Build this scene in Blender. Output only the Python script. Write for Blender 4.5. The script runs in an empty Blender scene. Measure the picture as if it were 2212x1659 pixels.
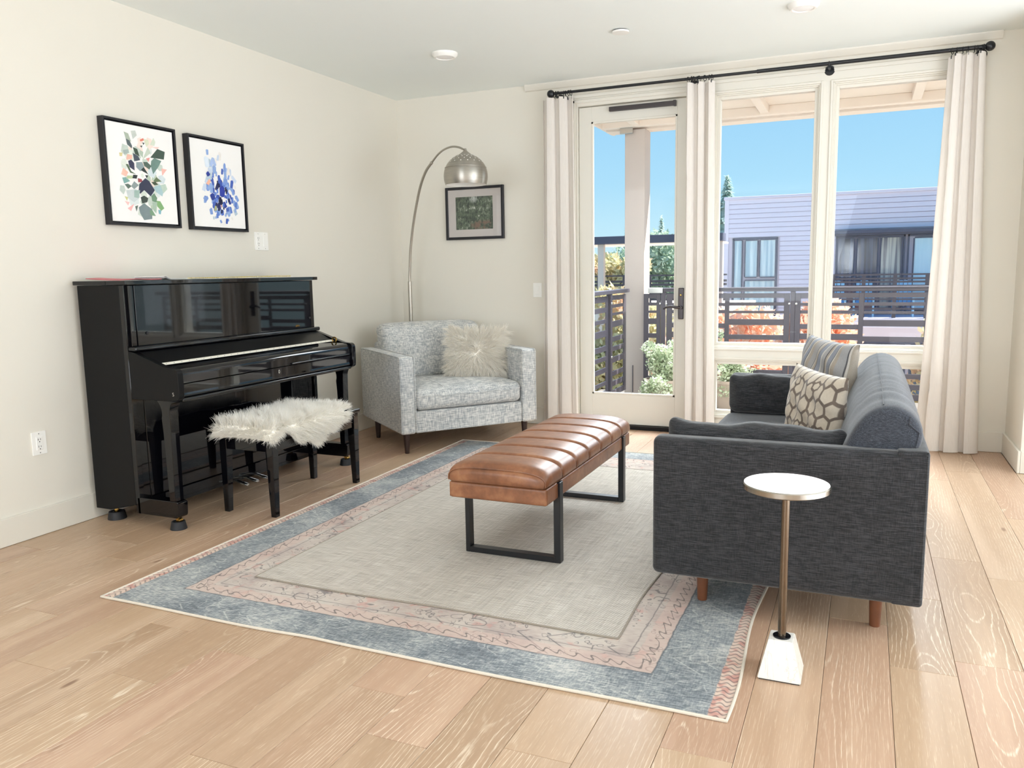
import bpy, bmesh, math, random
import numpy as np
from mathutils import Matrix, Vector

SC = bpy.context.scene
COL = SC.collection
random.seed(7)
PI = math.pi

# ------------------------------------------------------------------ camera
F_PX, YAW, PITCH, ROLL = 1746.98, -0.41021, -0.13797, -0.01712
fw = Vector((math.sin(YAW)*math.cos(PITCH), math.cos(YAW)*math.cos(PITCH), math.sin(PITCH)))
rt = Vector((math.cos(YAW), -math.sin(YAW), 0))
up = rt.cross(fw)
r2 = rt*math.cos(ROLL) + up*math.sin(ROLL)
u2 = up*math.cos(ROLL) - rt*math.sin(ROLL)
cd = bpy.data.cameras.new('camera'); cam = bpy.data.objects.new('camera', cd); COL.objects.link(cam)
cd.sensor_width = 36; cd.sensor_fit = 'HORIZONTAL'; cd.lens = F_PX/2212*36
cd.clip_start = 0.05; cd.clip_end = 400
cam.matrix_world = Matrix(((r2.x, u2.x, -fw.x, 3.749), (r2.y, u2.y, -fw.y, 0), (r2.z, u2.z, -fw.z, 1.27), (0, 0, 0, 1)))
SC.camera = cam

# ------------------------------------------------------------------ exposure, sky, sun, large lights
SC.view_settings.view_transform = 'Standard'; SC.view_settings.look = 'None'
SC.view_settings.gamma = 1; SC.view_settings.use_curve_mapping = False
SC.view_settings.exposure = 0.0
SC.cycles.use_denoising = True
SC.cycles.max_bounces = 20; SC.cycles.diffuse_bounces = 14; SC.cycles.glossy_bounces = 4
SC.cycles.transparent_max_bounces = 16; SC.cycles.transmission_bounces = 6
SC.cycles.sample_clamp_indirect = 6
SC.cycles.caustics_reflective = False; SC.cycles.caustics_refractive = False

w = bpy.data.worlds.new('sky'); SC.world = w; w.use_nodes = True
wt = w.node_tree; wt.nodes.clear()
wo = wt.nodes.new('ShaderNodeOutputWorld'); wb = wt.nodes.new('ShaderNodeBackground')
tc = wt.nodes.new('ShaderNodeTexCoord'); sx = wt.nodes.new('ShaderNodeSeparateXYZ'); rp = wt.nodes.new('ShaderNodeValToRGB')
wt.links.new(tc.outputs['Generated'], sx.inputs[0]); wt.links.new(sx.outputs['Z'], rp.inputs[0])
rp.color_ramp.elements[0].position = 0.0; rp.color_ramp.elements[0].color = (.66, .93, 1.0, 1)
rp.color_ramp.elements[1].position = 0.9; rp.color_ramp.elements[1].color = (.16, .40, .88, 1)
e = rp.color_ramp.elements.new(.10); e.color = (.43, .77, 1.0, 1)
e = rp.color_ramp.elements.new(.28); e.color = (.29, .62, .98, 1)
wt.links.new(rp.outputs[0], wb.inputs[0]); wb.inputs[1].default_value = 1.0
wt.links.new(wb.outputs[0], wo.inputs[0])

def light(name, typ, loc, target, energy, color=(1, 1, 1), **kw):
    d = bpy.data.lights.new(name, typ); d.energy = energy; d.color = color
    for k, v in kw.items(): setattr(d, k, v)
    o = bpy.data.objects.new(name, d); COL.objects.link(o); o.location = loc
    o.rotation_euler = (Vector(target)-Vector(loc)).to_track_quat('-Z', 'Y').to_euler()
    return o
light('sun', 'SUN', (20, 15, 30), (20-.76, 15-.30, 30-.80), 13.0, (1, .94, .85), angle=.01)
# added fill lights out of view, standing in for other windows and sunlit floor
NEUT = (.79, .885, 1)
light('right_fill', 'AREA', (8.0, 3.6, 1.5), (0, 4.6, 1.4), 112, NEUT, shape='RECTANGLE', size=4.2, size_y=2.0)  # added fill from the right, in place of an unseen window
light('rear_fill', 'AREA', (1.9, -4.3, 1.6), (3.2, 5, 1.3), 190, NEUT, shape='RECTANGLE', size=3.4, size_y=2.0)  # added fill from behind the camera; no window is modelled there
# added unseen light under the balcony roof, boosting the weak daylight through the windows
light('daylight_fill', 'AREA', (3.05, 7.40, 2.42), (3.05, 6.92, 1.55), 240, (.88, .95, 1), shape='RECTANGLE', size=3.4, size_y=1.5, spread=math.radians(100))
light('cool_right_fill', 'AREA', (6.4, 5.58, 1.35), (5.2, 0, .9), 40, (.72, .86, 1), shape='RECTANGLE', size=2.6, size_y=2.2)  # added bluish fill in front of a solid wall
light('rear_up_fill', 'AREA', (5.0, -2.3, .06), (5.0, -2.3, 3), 160, NEUT, shape='RECTANGLE', size=5.0, size_y=2.6)  # added upward fill to brighten the ceiling, no sun patch there
light('right_up_fill', 'AREA', (6.6, 1.7, .06), (6.6, 1.7, 3), 280, NEUT, shape='RECTANGLE', size=2.2, size_y=4.5)  # added upward fill at the right, bounced off the ceiling

# ------------------------------------------------------------------ helpers: node materials
def lin(hx):
    v = [int(hx[i:i+2], 16)/255 for i in (0, 2, 4)]
    return tuple(c/12.92 if c <= .04045 else ((c+.055)/1.055)**2.4 for c in v)+(1,)
class NT:
    def __init__(s, name):
        s.m = bpy.data.materials.new(name); s.m.use_nodes = True
        s.t = s.m.node_tree; s.t.nodes.clear()
        s.out = s.t.nodes.new('ShaderNodeOutputMaterial')
    def n(s, typ, ins=None, **props):
        k = s.t.nodes.new(typ)
        for a, b in props.items(): setattr(k, a, b)
        for a, b in (ins or {}).items():
            i = k.inputs[a]
            if isinstance(b, bpy.types.NodeSocket): s.t.links.new(b, i)
            else: i.default_value = b
        return k
    def m_(s, op, a, b=0.0, c=0.0):
        return s.n('ShaderNodeMath', {0: a, 1: b, 2: c}, operation=op).outputs[0]
    def v_(s, op, a, b=(0, 0, 0)):
        k = s.n('ShaderNodeVectorMath', {0: a, 1: b}, operation=op)
        return k.outputs['Value'] if op in ('DOT_PRODUCT', 'LENGTH', 'DISTANCE') else k.outputs[0]
    def mix(s, f, a, b, mode='MIX'):
        k = s.n('ShaderNodeMix', data_type='RGBA', blend_type=mode)
        for i, v in ((0, f), (6, a), (7, b)):
            if isinstance(v, bpy.types.NodeSocket): s.t.links.new(v, k.inputs[i])
            else: k.inputs[i].default_value = v
        return k.outputs[2]
    def ramp(s, f, stops, interp='LINEAR'):
        k = s.n('ShaderNodeValToRGB', {0: f}); cr = k.color_ramp; cr.interpolation = interp
        while len(cr.elements) < len(stops): cr.elements.new(.5)
        for el, (p, c) in zip(cr.elements, stops):
            el.position = p; el.color = c if len(c) == 4 else tuple(c)+(1,)
        return k.outputs[0]
    def step(s, f, a, b):
        return s.n('ShaderNodeMapRange', {0: f, 1: a, 2: b}, interpolation_type='SMOOTHSTEP').outputs[0]
    def obj(s): return s.n('ShaderNodeTexCoord').outputs['Object']
    def sep(s, v):
        k = s.n('ShaderNodeSeparateXYZ', {0: v}); return k.outputs[0], k.outputs[1], k.outputs[2]
    def comb(s, x, y, z): return s.n('ShaderNodeCombineXYZ', {0: x, 1: y, 2: z}).outputs[0]
    def noise(s, vec, scale=1.0, detail=2.0, rough=.5, dist=0.0):
        return s.n('ShaderNodeTexNoise', {'Vector': vec, 'Scale': scale, 'Detail': detail, 'Roughness': rough, 'Distortion': dist}).outputs[0]
    def mul(s, v, t): return s.v_('MULTIPLY', v, t)
    def bump(s, h, strength=.3, dist=.002):
        return s.n('ShaderNodeBump', {'Height': h, 'Strength': strength, 'Distance': dist}).outputs[0]
    def bsdf(s, color, rough=.5, metal=0.0, normal=None, spec=.5, sheen=0.0, coat=0.0):
        k = s.n('ShaderNodeBsdfPrincipled', {'Base Color': color, 'Roughness': rough, 'Metallic': metal, 'Specular IOR Level': spec,
                                             'Sheen Weight': sheen, 'Coat Weight': coat, 'Coat Roughness': .03})
        if normal is not None: s.t.links.new(normal, k.inputs['Normal'])
        s.done(k.outputs[0]); return k
    def done(s, sh): s.t.links.new(sh, s.out.inputs[0])
MATS = {}
def plain(name, hx, rough=.5, metal=0.0, spec=.5, coat=0.0, var=.04, sc=6.0):
    """a painted or moulded surface: one colour with a faint unevenness"""
    if name in MATS: return MATS[name]
    t = NT(name); c = lin(hx)
    f = t.noise(t.obj(), sc, 3)
    col = t.mix(f, tuple(x*(1-var) for x in c[:3])+(1,), tuple(min(1, x*(1+var)) for x in c[:3])+(1,))
    t.bsdf(col, rough, metal, spec=spec, coat=coat)
    MATS[name] = t.m; return t.m

# ------------------------------------------------------------------ helpers: objects
W = {}
def put(o, parent=None):
    COL.objects.link(o)
    if parent is not None:
        o.parent = parent; W[o.name] = W[parent.name]
    else: W[o.name] = Matrix.Identity(4)
    return o
def thing(name, label, cat, loc=(0, 0, 0), rotz=0.0, group=None, mat=None):
    o = bpy.data.objects.new(name, None); o.empty_display_size = .1; COL.objects.link(o)
    M = mat if mat is not None else Matrix.Translation(loc) @ Matrix.Rotation(rotz, 4, 'Z')
    o.matrix_world = M; W[o.name] = M.copy()
    o['label'] = label; o['category'] = cat
    if group: o['group'] = group
    return o
def tag(o, label, cat, group=None, kind=None):
    o['label'] = label; o['category'] = cat
    if group: o['group'] = group
    if kind: o['kind'] = kind
    return o
def struct(o, label=None, cat=None):
    o['kind'] = 'structure'
    if label: o['label'] = label
    if cat: o['category'] = cat
    return o
def copy_tree(src, M):
    r = src.copy(); COL.objects.link(r); r.matrix_world = M; W[r.name] = M.copy()
    for ch in src.children:
        c = ch.copy(); COL.objects.link(c); c.parent = r
        for g in ch.children:
            d = g.copy(); COL.objects.link(d); d.parent = c
    return r

class B:
    def __init__(s): s.bm = bmesh.new()
    def _merge(s, b2):
        me = bpy.data.meshes.new('tmp'); b2.to_mesh(me); b2.free(); s.bm.from_mesh(me); bpy.data.meshes.remove(me)
    def box(s, x0, x1, y0, y1, z0, z1, bev=0.0, seg=2):
        b = bmesh.new(); bmesh.ops.create_cube(b, size=1)
        for v in b.verts: v.co = Vector(((x0+x1)/2+v.co.x*(x1-x0), (y0+y1)/2+v.co.y*(y1-y0), (z0+z1)/2+v.co.z*(z1-z0)))
        if bev: bmesh.ops.bevel(b, geom=b.edges[:], offset=bev, segments=seg, affect='EDGES', profile=.5)
        s._merge(b); return s
    def prism(s, pts, axis, a0, a1, bev=0.0, seg=2):
        b = bmesh.new()
        def P(p, a):
            return {'x': (a, p[0], p[1]), 'y': (p[0], a, p[1]), 'z': (p[0], p[1], a)}[axis]
        v0 = [b.verts.new(P(p, a0)) for p in pts]; v1 = [b.verts.new(P(p, a1)) for p in pts]
        n = len(pts); b.faces.new(v0); b.faces.new(v1[::-1])
        for i in range(n): b.faces.new((v0[i], v1[i], v1[(i+1) % n], v0[(i+1) % n]))
        bmesh.ops.recalc_face_normals(b, faces=b.faces[:])
        if bev: bmesh.ops.bevel(b, geom=b.edges[:], offset=bev, segments=seg, affect='EDGES', profile=.5)
        s._merge(b); return s
    def lathe(s, prof, c=(0, 0, 0), n=32, M=None):
        b = bmesh.new(); rows = []
        for r, z in prof:
            if r < 1e-6: rows.append([b.verts.new((0, 0, z))])
            else: rows.append([b.verts.new((r*math.cos(2*PI*k/n), r*math.sin(2*PI*k/n), z)) for k in range(n)])
        for a, d in zip(rows, rows[1:]):
            for k in range(n):
                q = [a[k % len(a)], a[(k+1) % len(a)], d[(k+1) % len(d)], d[k % len(d)]]
                u = []
                for v in q:
                    if v not in u: u.append(v)
                if len(u) > 2: b.faces.new(u)
        bmesh.ops.recalc_face_normals(b, faces=b.faces[:])
        T = Matrix.Translation(c) @ (M if M is not None else Matrix.Identity(4))
        bmesh.ops.transform(b, matrix=T, verts=b.verts[:]); s._merge(b); return s
    def tube(s, path, r, n=12, cap=True, close=False):
        b = bmesh.new(); P = [Vector(p) for p in path]; N = len(P)
        rs = r if isinstance(r, (list, tuple)) else [r]*N
        ref = None; rows = []
        for i in range(N):
            if close: tg = (P[(i+1) % N]-P[i-1]).normalized()
            else: tg = (P[min(i+1, N-1)]-P[max(i-1, 0)]).normalized()
            if ref is None: ref = tg.orthogonal().normalized()
            ref = (ref-tg*ref.dot(tg)).normalized(); bi = tg.cross(ref)
            rows.append([b.verts.new(P[i]+(ref*math.cos(2*PI*k/n)+bi*math.sin(2*PI*k/n))*rs[i]) for k in range(n)])
        prs = list(zip(rows, rows[1:]))+([(rows[-1], rows[0])] if close else [])
        for a, d in prs:
            for k in range(n): b.faces.new((a[k], a[(k+1) % n], d[(k+1) % n], d[k]))
        if cap and not close: b.faces.new(rows[0][::-1]); b.faces.new(rows[-1])
        bmesh.ops.recalc_face_normals(b, faces=b.faces[:])
        s._merge(b); return s
    def ball(s, c, r, n=16):
        b = bmesh.new(); bmesh.ops.create_uvsphere(b, u_segments=n*2, v_segments=n, radius=1)
        rr = r if isinstance(r, (tuple, list)) else (r, r, r)
        for v in b.verts: v.co = Vector((c[0]+v.co.x*rr[0], c[1]+v.co.y*rr[1], c[2]+v.co.z*rr[2]))
        s._merge(b); return s
    def rbox(s, x0, x1, y0, y1, z0, z1, r, k=4, m=10, fn=None):
        """upholstered block: rounded edges of radius r and, through fn(p, u), a crown"""
        b = bmesh.new(); c = Vector(((x0+x1)/2, (y0+y1)/2, (z0+z1)/2)); h = Vector(((x1-x0)/2, (y1-y0)/2, (z1-z0)/2))
        r = min(r, h.x*.98, h.y*.98, h.z*.98)
        def ax(hh):
            a = [-hh+r*(1-math.cos(PI/2*i/k)) for i in range(k)]
            mid = [-(hh-r)+2*(hh-r)*i/m for i in range(m+1)]
            return a+mid+[-q for q in a[::-1]]
        A = [ax(h.x), ax(h.y), ax(h.z)]; cache = {}
        def V(p):
            key = (round(p[0], 6), round(p[1], 6), round(p[2], 6))
            if key not in cache:
                q = Vector(p); inn = Vector([max(-(h[i]-r), min(h[i]-r, q[i])) for i in range(3)])
                d = q-inn
                # push the cube shell onto the rounded shell
                if d.length > 1e-9:
                    t = [0.0]*3
                    for i in range(3): t[i] = d[i]
                    mx = max(abs(x) for x in t)
                    q = inn + d.normalized()*r if mx > 0 else inn
                u = Vector((q.x/h.x, q.y/h.y, q.z/h.z))
                q = q + c
                if fn: q = fn(q, u)
                cache[key] = b.verts.new(q)
            return cache[key]
        for a in range(3):
            i, j = [(1, 2), (2, 0), (0, 1)][a]
            for sgn in (-1, 1):
                for p in range(len(A[i])-1):
                    for q in range(len(A[j])-1):
                        quad = []
                        for dp, dq in ((0, 0), (1, 0), (1, 1), (0, 1)):
                            co = [0, 0, 0]; co[a] = sgn*h[a]; co[i] = A[i][p+dp]; co[j] = A[j][q+dq]
                            vv = V(co)
                            if vv not in quad: quad.append(vv)
                        if len(quad) > 2:
                            try: b.faces.new(quad if sgn > 0 else quad[::-1])
                            except ValueError: pass
        s._merge(b); return s
    def grid(s, fn, nu, nv, thick=0.0):
        b = bmesh.new(); vs = [[b.verts.new(fn(i/nu, j/nv)) for j in range(nv+1)] for i in range(nu+1)]
        for i in range(nu):
            for j in range(nv): b.faces.new((vs[i][j], vs[i+1][j], vs[i+1][j+1], vs[i][j+1]))
        if thick:
            b.normal_update(); ws = [[b.verts.new(vs[i][j].co-vs[i][j].normal*thick) for j in range(nv+1)] for i in range(nu+1)]
            for i in range(nu):
                for j in range(nv): b.faces.new((ws[i][j], ws[i][j+1], ws[i+1][j+1], ws[i+1][j]))
            for i in range(nu):
                for j in (0, nv): b.faces.new((vs[i][j], vs[i+1][j], ws[i+1][j], ws[i][j]))
            for j in range(nv):
                for i in (0, nu): b.faces.new((vs[i][j], vs[i][j+1], ws[i][j+1], ws[i][j]))
            bmesh.ops.recalc_face_normals(b, faces=b.faces[:])
        s._merge(b); return s
    def raw(s, verts, faces):
        b = bmesh.new(); vs = [b.verts.new(v) for v in verts]
        for f in faces: b.faces.new([vs[i] for i in f])
        s._merge(b); return s
    def obj(s, name, mat, parent=None, local=False, ang=35):
        if parent is not None and not local: s.bm.transform(W[parent.name].inverted())
        me = bpy.data.meshes.new(name); s.bm.to_mesh(me); s.bm.free()
        for p in me.polygons: p.use_smooth = True
        me.set_sharp_from_angle(angle=math.radians(ang))
        if mat: me.materials.append(mat)
        o = put(bpy.data.objects.new(name, me), parent)
        if ang <= 35:
            wn = o.modifiers.new('flat_faces', 'WEIGHTED_NORMAL'); wn.keep_sharp = True; wn.weight = 80
        return o
def raw_mesh(name, verts, faces, mat, parent=None, smooth=False):
    me = bpy.data.meshes.new(name); me.from_pydata(verts, [], faces); me.update()
    if smooth:
        for p in me.polygons: p.use_smooth = True
    if mat: me.materials.append(mat)
    if parent is not None: me.transform(W[parent.name].inverted())
    return put(bpy.data.objects.new(name, me), parent)

def strands(roots, dirs, length, rad, rng, droop=.3, curl=.25, seg=3):
    """tapering three-sided hairs as one vertex/face list"""
    N = len(roots); roots = np.asarray(roots, float); dirs = np.asarray(dirs, float)
    L = length*(.6+.8*rng.random(N)); d = dirs+curl*rng.normal(size=(N, 3)); d /= np.linalg.norm(d, axis=1)[:, None]
    a = np.cross(d, rng.normal(size=(N, 3))); a /= np.linalg.norm(a, axis=1)[:, None]+1e-9
    bb = np.cross(d, a); V = []; p = roots.copy(); dd = d.copy()
    bend = curl*rng.normal(size=(N, 3))*.5
    for k in range(seg+1):
        r = rad*(1-.85*k/seg)
        for q in range(3):
            an = 2*PI*q/3; V.append(p+(a*math.cos(an)+bb*math.sin(an))*r)
        dd = dd+bend+np.array([0, 0, -droop]); dd /= np.linalg.norm(dd, axis=1)[:, None]
        p = p+dd*(L/seg)[:, None]
    V = np.stack(V, 1).reshape(-1, 3); per = 3*(seg+1); Fc = []
    base = np.arange(N)*per
    for k in range(seg):
        for q in range(3):
            i0, i1 = 3*k+q, 3*k+(q+1) % 3
            Fc.append(np.stack([base+i0, base+i1, base+i1+3, base+i0+3], 1))
    return V, np.concatenate(Fc)
def np_mesh(name, V, Fc, mat, parent=None, smooth=True, attr=None):
    me = bpy.data.meshes.new(name); n, f = len(V), len(Fc); k = Fc.shape[1]
    me.vertices.add(n); me.vertices.foreach_set('co', np.asarray(V, np.float32).ravel())
    me.loops.add(f*k); me.loops.foreach_set('vertex_index', np.asarray(Fc, np.int32).ravel())
    me.polygons.add(f); me.polygons.foreach_set('loop_start', np.arange(0, f*k, k, dtype=np.int32))
    if smooth: me.polygons.foreach_set('use_smooth', np.ones(f, bool))
    me.update(calc_edges=True); me.validate()
    if mat: me.materials.append(mat)
    if parent is not None: me.transform(W[parent.name].inverted())
    return put(bpy.data.objects.new(name, me), parent)
def leaves(clusters, n, size, rng):
    """leaf blades (bent quads) scattered through ellipsoid clusters [(centre, radii, weight)]"""
    V = []; wts = np.array([c[2] for c in clusters], float); wts /= wts.sum()
    pick = rng.choice(len(clusters), n, p=wts)
    ce = np.array([c[0] for c in clusters])[pick]; ra = np.array([c[1] for c in clusters])[pick]
    d = rng.normal(size=(n, 3)); d /= np.linalg.norm(d, axis=1)[:, None]
    p = ce+d*ra*(rng.random((n, 1))**.4)
    a = rng.normal(size=(n, 3)); a /= np.linalg.norm(a, axis=1)[:, None]
    b = np.cross(a, rng.normal(size=(n, 3))); b /= np.linalg.norm(b, axis=1)[:, None]
    sz = size*(.6+.8*rng.random((n, 1)))
    V = np.stack([p-a*sz, p+b*sz*.5, p+a*sz, p-b*sz*.5], 1).reshape(-1, 3)
    return V, np.arange(4*n).reshape(n, 4)

# ------------------------------------------------------------------ materials
WALL = plain('wall_paint', 'dedad0', .75, var=.012, sc=3, spec=.25)
CEIL = plain('ceiling_paint', 'ecf1ef', .85, var=.01, sc=3, spec=.2)
TRIM = plain('trim_paint', 'dcd8ce', .4, var=.012, sc=3, spec=.4)
DOORP = plain('door_paint', 'd9d6cd', .45, var=.012, sc=3, spec=.4)
BLACKL = plain('black_lacquer', '08080c', .03, spec=.5, coat=0.0, var=.1)
BLACKS = plain('black_satin', '0a0a0c', .30, spec=.2, var=.1)
BLACKM = plain('black_metal', '111216', .35, spec=.5, var=.1)
RUBBER = plain('black_rubber', '15161b', .6, var=.1)
BRASS = plain('brass', 'c9a35a', .25, 1.0)
STEEL = plain('polished_steel', 'c8c8c6', .18, 1.0)
WHITEP = plain('white_plastic', 'efeeea', .4, var=.01)
DARKP = plain('dark_slot', '2a2826', .6)
WALNUT = plain('walnut_leg', '6a4029', .35, var=.2, sc=25)
DARKWOOD = plain('dark_stained_leg', '2c1a15', .35, var=.2, sc=25)
PAPER = plain('print_paper', 'f1f0ef', .7, var=.01)
MATB = plain('mat_board', 'eee6e1', .8, var=.01)
FRAMEB = plain('black_frame', '15141a', .4, var=.1)
BRONZE = plain('bronze_hardware', '4a4546', .35, .8)
RAILM = plain('railing_metal', '504c56', .42, .2, var=.06)
POSTP = plain('post_paint', 'bfb3ad', .7, var=.03, sc=2.5)
SOFFIT = plain('soffit_paint', 'e0d3c8', .75, var=.02)
GUTTER = plain('gutter_metal', '3d3a48', .5)
SIDING = plain('lavender_siding', 'd8d3e2', .7, var=.02, sc=1)
DKFRAME = plain('dark_window_frame', '4b4f63', .5)
CONC = plain('concrete', '857f77', .85, var=.08, sc=2)
GROUND = plain('pale_paving', 'c4bdb0', .9, var=.08, sc=.4)
BARK = plain('bark', '5d4a3c', .9, var=.2, sc=12)
CREAM = plain('cream_stucco', 'f0eae0', .85, var=.03, sc=1)
BLUEP = plain('blue_chair_paint', '93c8ea', .5)
CHROME_N = plain('nickel', 'b8ac9c', .3, 1.0)

def glass(name, tint=(1, 1, 1, 1), refl=1.0):
    t = NT(name)
    tr = t.n('ShaderNodeBsdfTransparent', {0: tint}); gl = t.n('ShaderNodeBsdfGlossy', {'Roughness': .0})
    fr = t.n('ShaderNodeFresnel', {'IOR': 1.45})
    f = t.m_('MULTIPLY', fr.outputs[0], refl)
    mx = t.n('ShaderNodeMixShader', {0: f, 1: tr.outputs[0], 2: gl.outputs[0]})
    t.done(mx.outputs[0]); return t.m
GLASS = glass('window_glass', (.985, .99, .99, 1), .22)
PGLASS = glass('picture_glass', (1, 1, 1, 1), .8)

def heather(name, cols, s1, s2, warp=(1, 1, 1), rough=.9, bump=.35, bal=.5):
    t = NT(name); o = t.mul(t.obj(), warp)
    a = t.noise(t.mul(o, s1), 1, 2, .6); b = t.noise(t.mul(o, s2), 1, 2, .6)
    big = t.noise(o, 3, 2)
    v = t.m_('ADD', t.m_('MULTIPLY', a, bal), t.m_('MULTIPLY', b, 1-bal))
    v2 = t.m_('ADD', v, t.m_('MULTIPLY', t.m_('SUBTRACT', big, .5), .12))
    col = t.ramp(v2, [(.39, lin(cols[0])), (.5, lin(cols[1])), (.61, lin(cols[2]))])
    t.bsdf(col, rough, normal=t.bump(v, bump, .0015), spec=.2, sheen=.25); return t.m
GREYTWEED = heather('grey_tweed', ('92969a', 'b6b8b8', 'd7d6d2'), (150, 150, 20), (20, 20, 160), bal=.5)
CHARCOAL = heather('charcoal_weave', ('1b1b1d', '2a2a2c', '3c3c3f'), (26, 30, 480), (520, 420, 40), bal=.66)
CHARCOAL_LIT = heather('charcoal_weave_lit', ('202227', '33363d', '4a4e57'), (800, 70, 600), (90, 700, 480), bal=.55)  # same sofa weave, coloured lighter and bluer as if lit by the windows

def curtain_mat():
    t = NT('curtain_linen'); o = t.obj()
    a = t.noise(t.mul(o, (300, 300, 18)), 1, 2)
    col = t.mix(a, lin('e6e0da'), lin('f3efea'))
    d = t.n('ShaderNodeBsdfDiffuse', {'Color': col}); tl = t.n('ShaderNodeBsdfTranslucent', {'Color': col})
    mx = t.n('ShaderNodeMixShader', {0: .28, 1: d.outputs[0], 2: tl.outputs[0]})
    t.done(mx.outputs[0]); return t.m
CURTAIN = curtain_mat()

def oak_mat():
    t = NT('limed_oak'); rnd = t.n('ShaderNodeObjectInfo').outputs['Random']
    x, y, z = t.sep(t.obj())
    off = t.m_('MULTIPLY', t.m_('SUBTRACT', rnd, .5), .30)
    px = t.m_('ADD', x, off); py = t.m_('ADD', y, t.m_('MULTIPLY', rnd, 61.0))
    seed = t.m_('MULTIPLY', rnd, 83.0)
    wob = t.noise(t.comb(t.m_('MULTIPLY', px, 9), t.m_('MULTIPLY', py, 2.2), seed), 1, 4, .55)
    hgt = t.m_('MULTIPLY', t.noise(t.comb(seed, t.m_('MULTIPLY', py, .75), 0), 1, 2), .26)
    hh = t.m_('SUBTRACT', hgt, .07)
    r = t.m_('SQRT', t.m_('ADD', t.m_('MULTIPLY', px, px), t.m_('MULTIPLY', hh, hh)))
    r = t.m_('ADD', r, t.m_('MULTIPLY', t.m_('SUBTRACT', wob, .5), .028))
    fr = t.m_('FRACT', t.m_('MULTIPLY', r, 92.0))
    tri = t.m_('MULTIPLY', t.m_('ABSOLUTE', t.m_('SUBTRACT', fr, .5)), 2.0)
    line = t.step(tri, .70, 1.0)
    pore = t.noise(t.comb(t.m_('MULTIPLY', px, 420), t.m_('MULTIPLY', py, 16), seed), 1, 2, .6)
    patch = t.noise(t.comb(t.m_('MULTIPLY', px, 5), t.m_('MULTIPLY', py, .9), seed), 1, 2)
    amt = t.m_('MULTIPLY', t.m_('MULTIPLY', line, t.step(pore, .36, .6)), t.step(patch, .38, .66))
    streak = t.noise(t.comb(t.m_('MULTIPLY', px, 55), t.m_('MULTIPLY', py, 1.6), seed), 1, 3)
    base = t.mix(streak, lin('a9947f'), lin('bba691'))
    tint = t.ramp(t.m_('FRACT', t.m_('MULTIPLY', rnd, 7.31)), [(0, lin('efe0d2')), (.4, lin('fff3e4')), (.7, lin('f8e2da')), (1, lin('e4d6c4'))])
    base = t.mix(.85, base, tint, 'MULTIPLY')
    fine = t.step(pore, .55, .75)
    base = t.mix(t.m_('MULTIPLY', fine, .30), base, lin('e8d4bb'))
    broad = t.noise(t.comb(t.m_('MULTIPLY', px, 8), t.m_('MULTIPLY', py, .6), t.m_('ADD', seed, 9)), 1, 2)
    base = t.mix(t.m_('MULTIPLY', t.step(broad, .45, .75), .35), base, lin('d9bfa6'))
    col = t.mix(t.m_('MULTIPLY', amt, .62), base, lin('f0e2cc'))
    kn = t.n('ShaderNodeTexVoronoi', {'Vector': t.comb(t.m_('MULTIPLY', px, 5.5), t.m_('MULTIPLY', py, 1.6), seed), 'Scale': 1.0}).outputs['Distance']
    col = t.mix(t.m_('MULTIPLY', t.m_('SUBTRACT', 1, t.step(kn, .03, .075)), .75), col, lin('6d4c36'))
    t.bsdf(col, .36, normal=t.bump(t.m_('ADD', pore, amt), .12, .0006), spec=.42); return t.m
OAK = oak_mat()

def leather_mat():
    t = NT('tan_leather'); o = t.obj()
    a = t.noise(o, 7, 4, .6); b = t.noise(o, 38, 3, .6); c = t.n('ShaderNodeTexVoronoi', {'Vector': o, 'Scale': 420.0}).outputs['Distance']
    col = t.ramp(t.m_('ADD', t.m_('MULTIPLY', a, .7), t.m_('MULTIPLY', b, .3)), [(.33, lin('663f29')), (.52, lin('83553a')), (.68, lin('9c6d4c'))])
    t.bsdf(col, .36, normal=t.bump(t.m_('ADD', c, t.m_('MULTIPLY', b, 1.5)), .12, .001), spec=.5); return t.m
LEATHER = leather_mat(); SEAM = plain('seam_leather', '4a2c1c', .6)
def brushed(name, hx, rough, sc):
    t = NT(name); a = t.noise(t.mul(t.obj(), sc), 1, 3)
    c = lin(hx); col = t.mix(a, tuple(x*.8 for x in c[:3])+(1,), c)
    t.bsdf(col, t.m_('ADD', t.m_('MULTIPLY', a, .14), rough-.07), 1.0, normal=t.bump(a, .05, .0005)); return t.m
NICKEL = brushed('brushed_nickel', 'bbb5ab', .36, (6, 6, 400))
NICKELTOP = brushed('brushed_nickel_disc', 'a9a297', .24, (8, 300, 8))
def shade_mat():
    t = NT('spun_steel_shade'); a = t.noise(t.mul(t.obj(), (6, 6, 300)), 1, 3)
    k = t.bsdf(t.mix(a, lin('9f9a92'), lin('c2bdb4')), .36, 1.0)
    k.inputs['Anisotropic'].default_value = .75; k.inputs['Anisotropic Rotation'].default_value = .25
    tg = t.n('ShaderNodeTangent', direction_type='RADIAL', axis='Z'); t.t.links.new(tg.outputs[0], k.inputs['Tangent']); return t.m
SHADEM = shade_mat(); HINGE = plain('hinge_painted_glint', 'f2eee2', .35)  # metal hinge painted pale: its bright reflection is put into the colour
ANTIQUE = brushed('antique_brass_tube', '7d6e5e', .26, (300, 300, 4))
def marble_mat():
    t = NT('white_marble'); o = t.obj()
    n = t.noise(t.mul(o, (1, 1, .5)), 9, 5, .6, 1.5); v = t.m_('ABSOLUTE', t.m_('SUBTRACT', n, .5))
    col = t.mix(t.m_('MULTIPLY', t.m_('SUBTRACT', 1, t.step(v, 0, .018)), .32), lin('dcd8d1'), lin('8f8a84'))
    t.bsdf(col, .3, spec=.5); return t.m
MARBLE = marble_mat()
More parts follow.
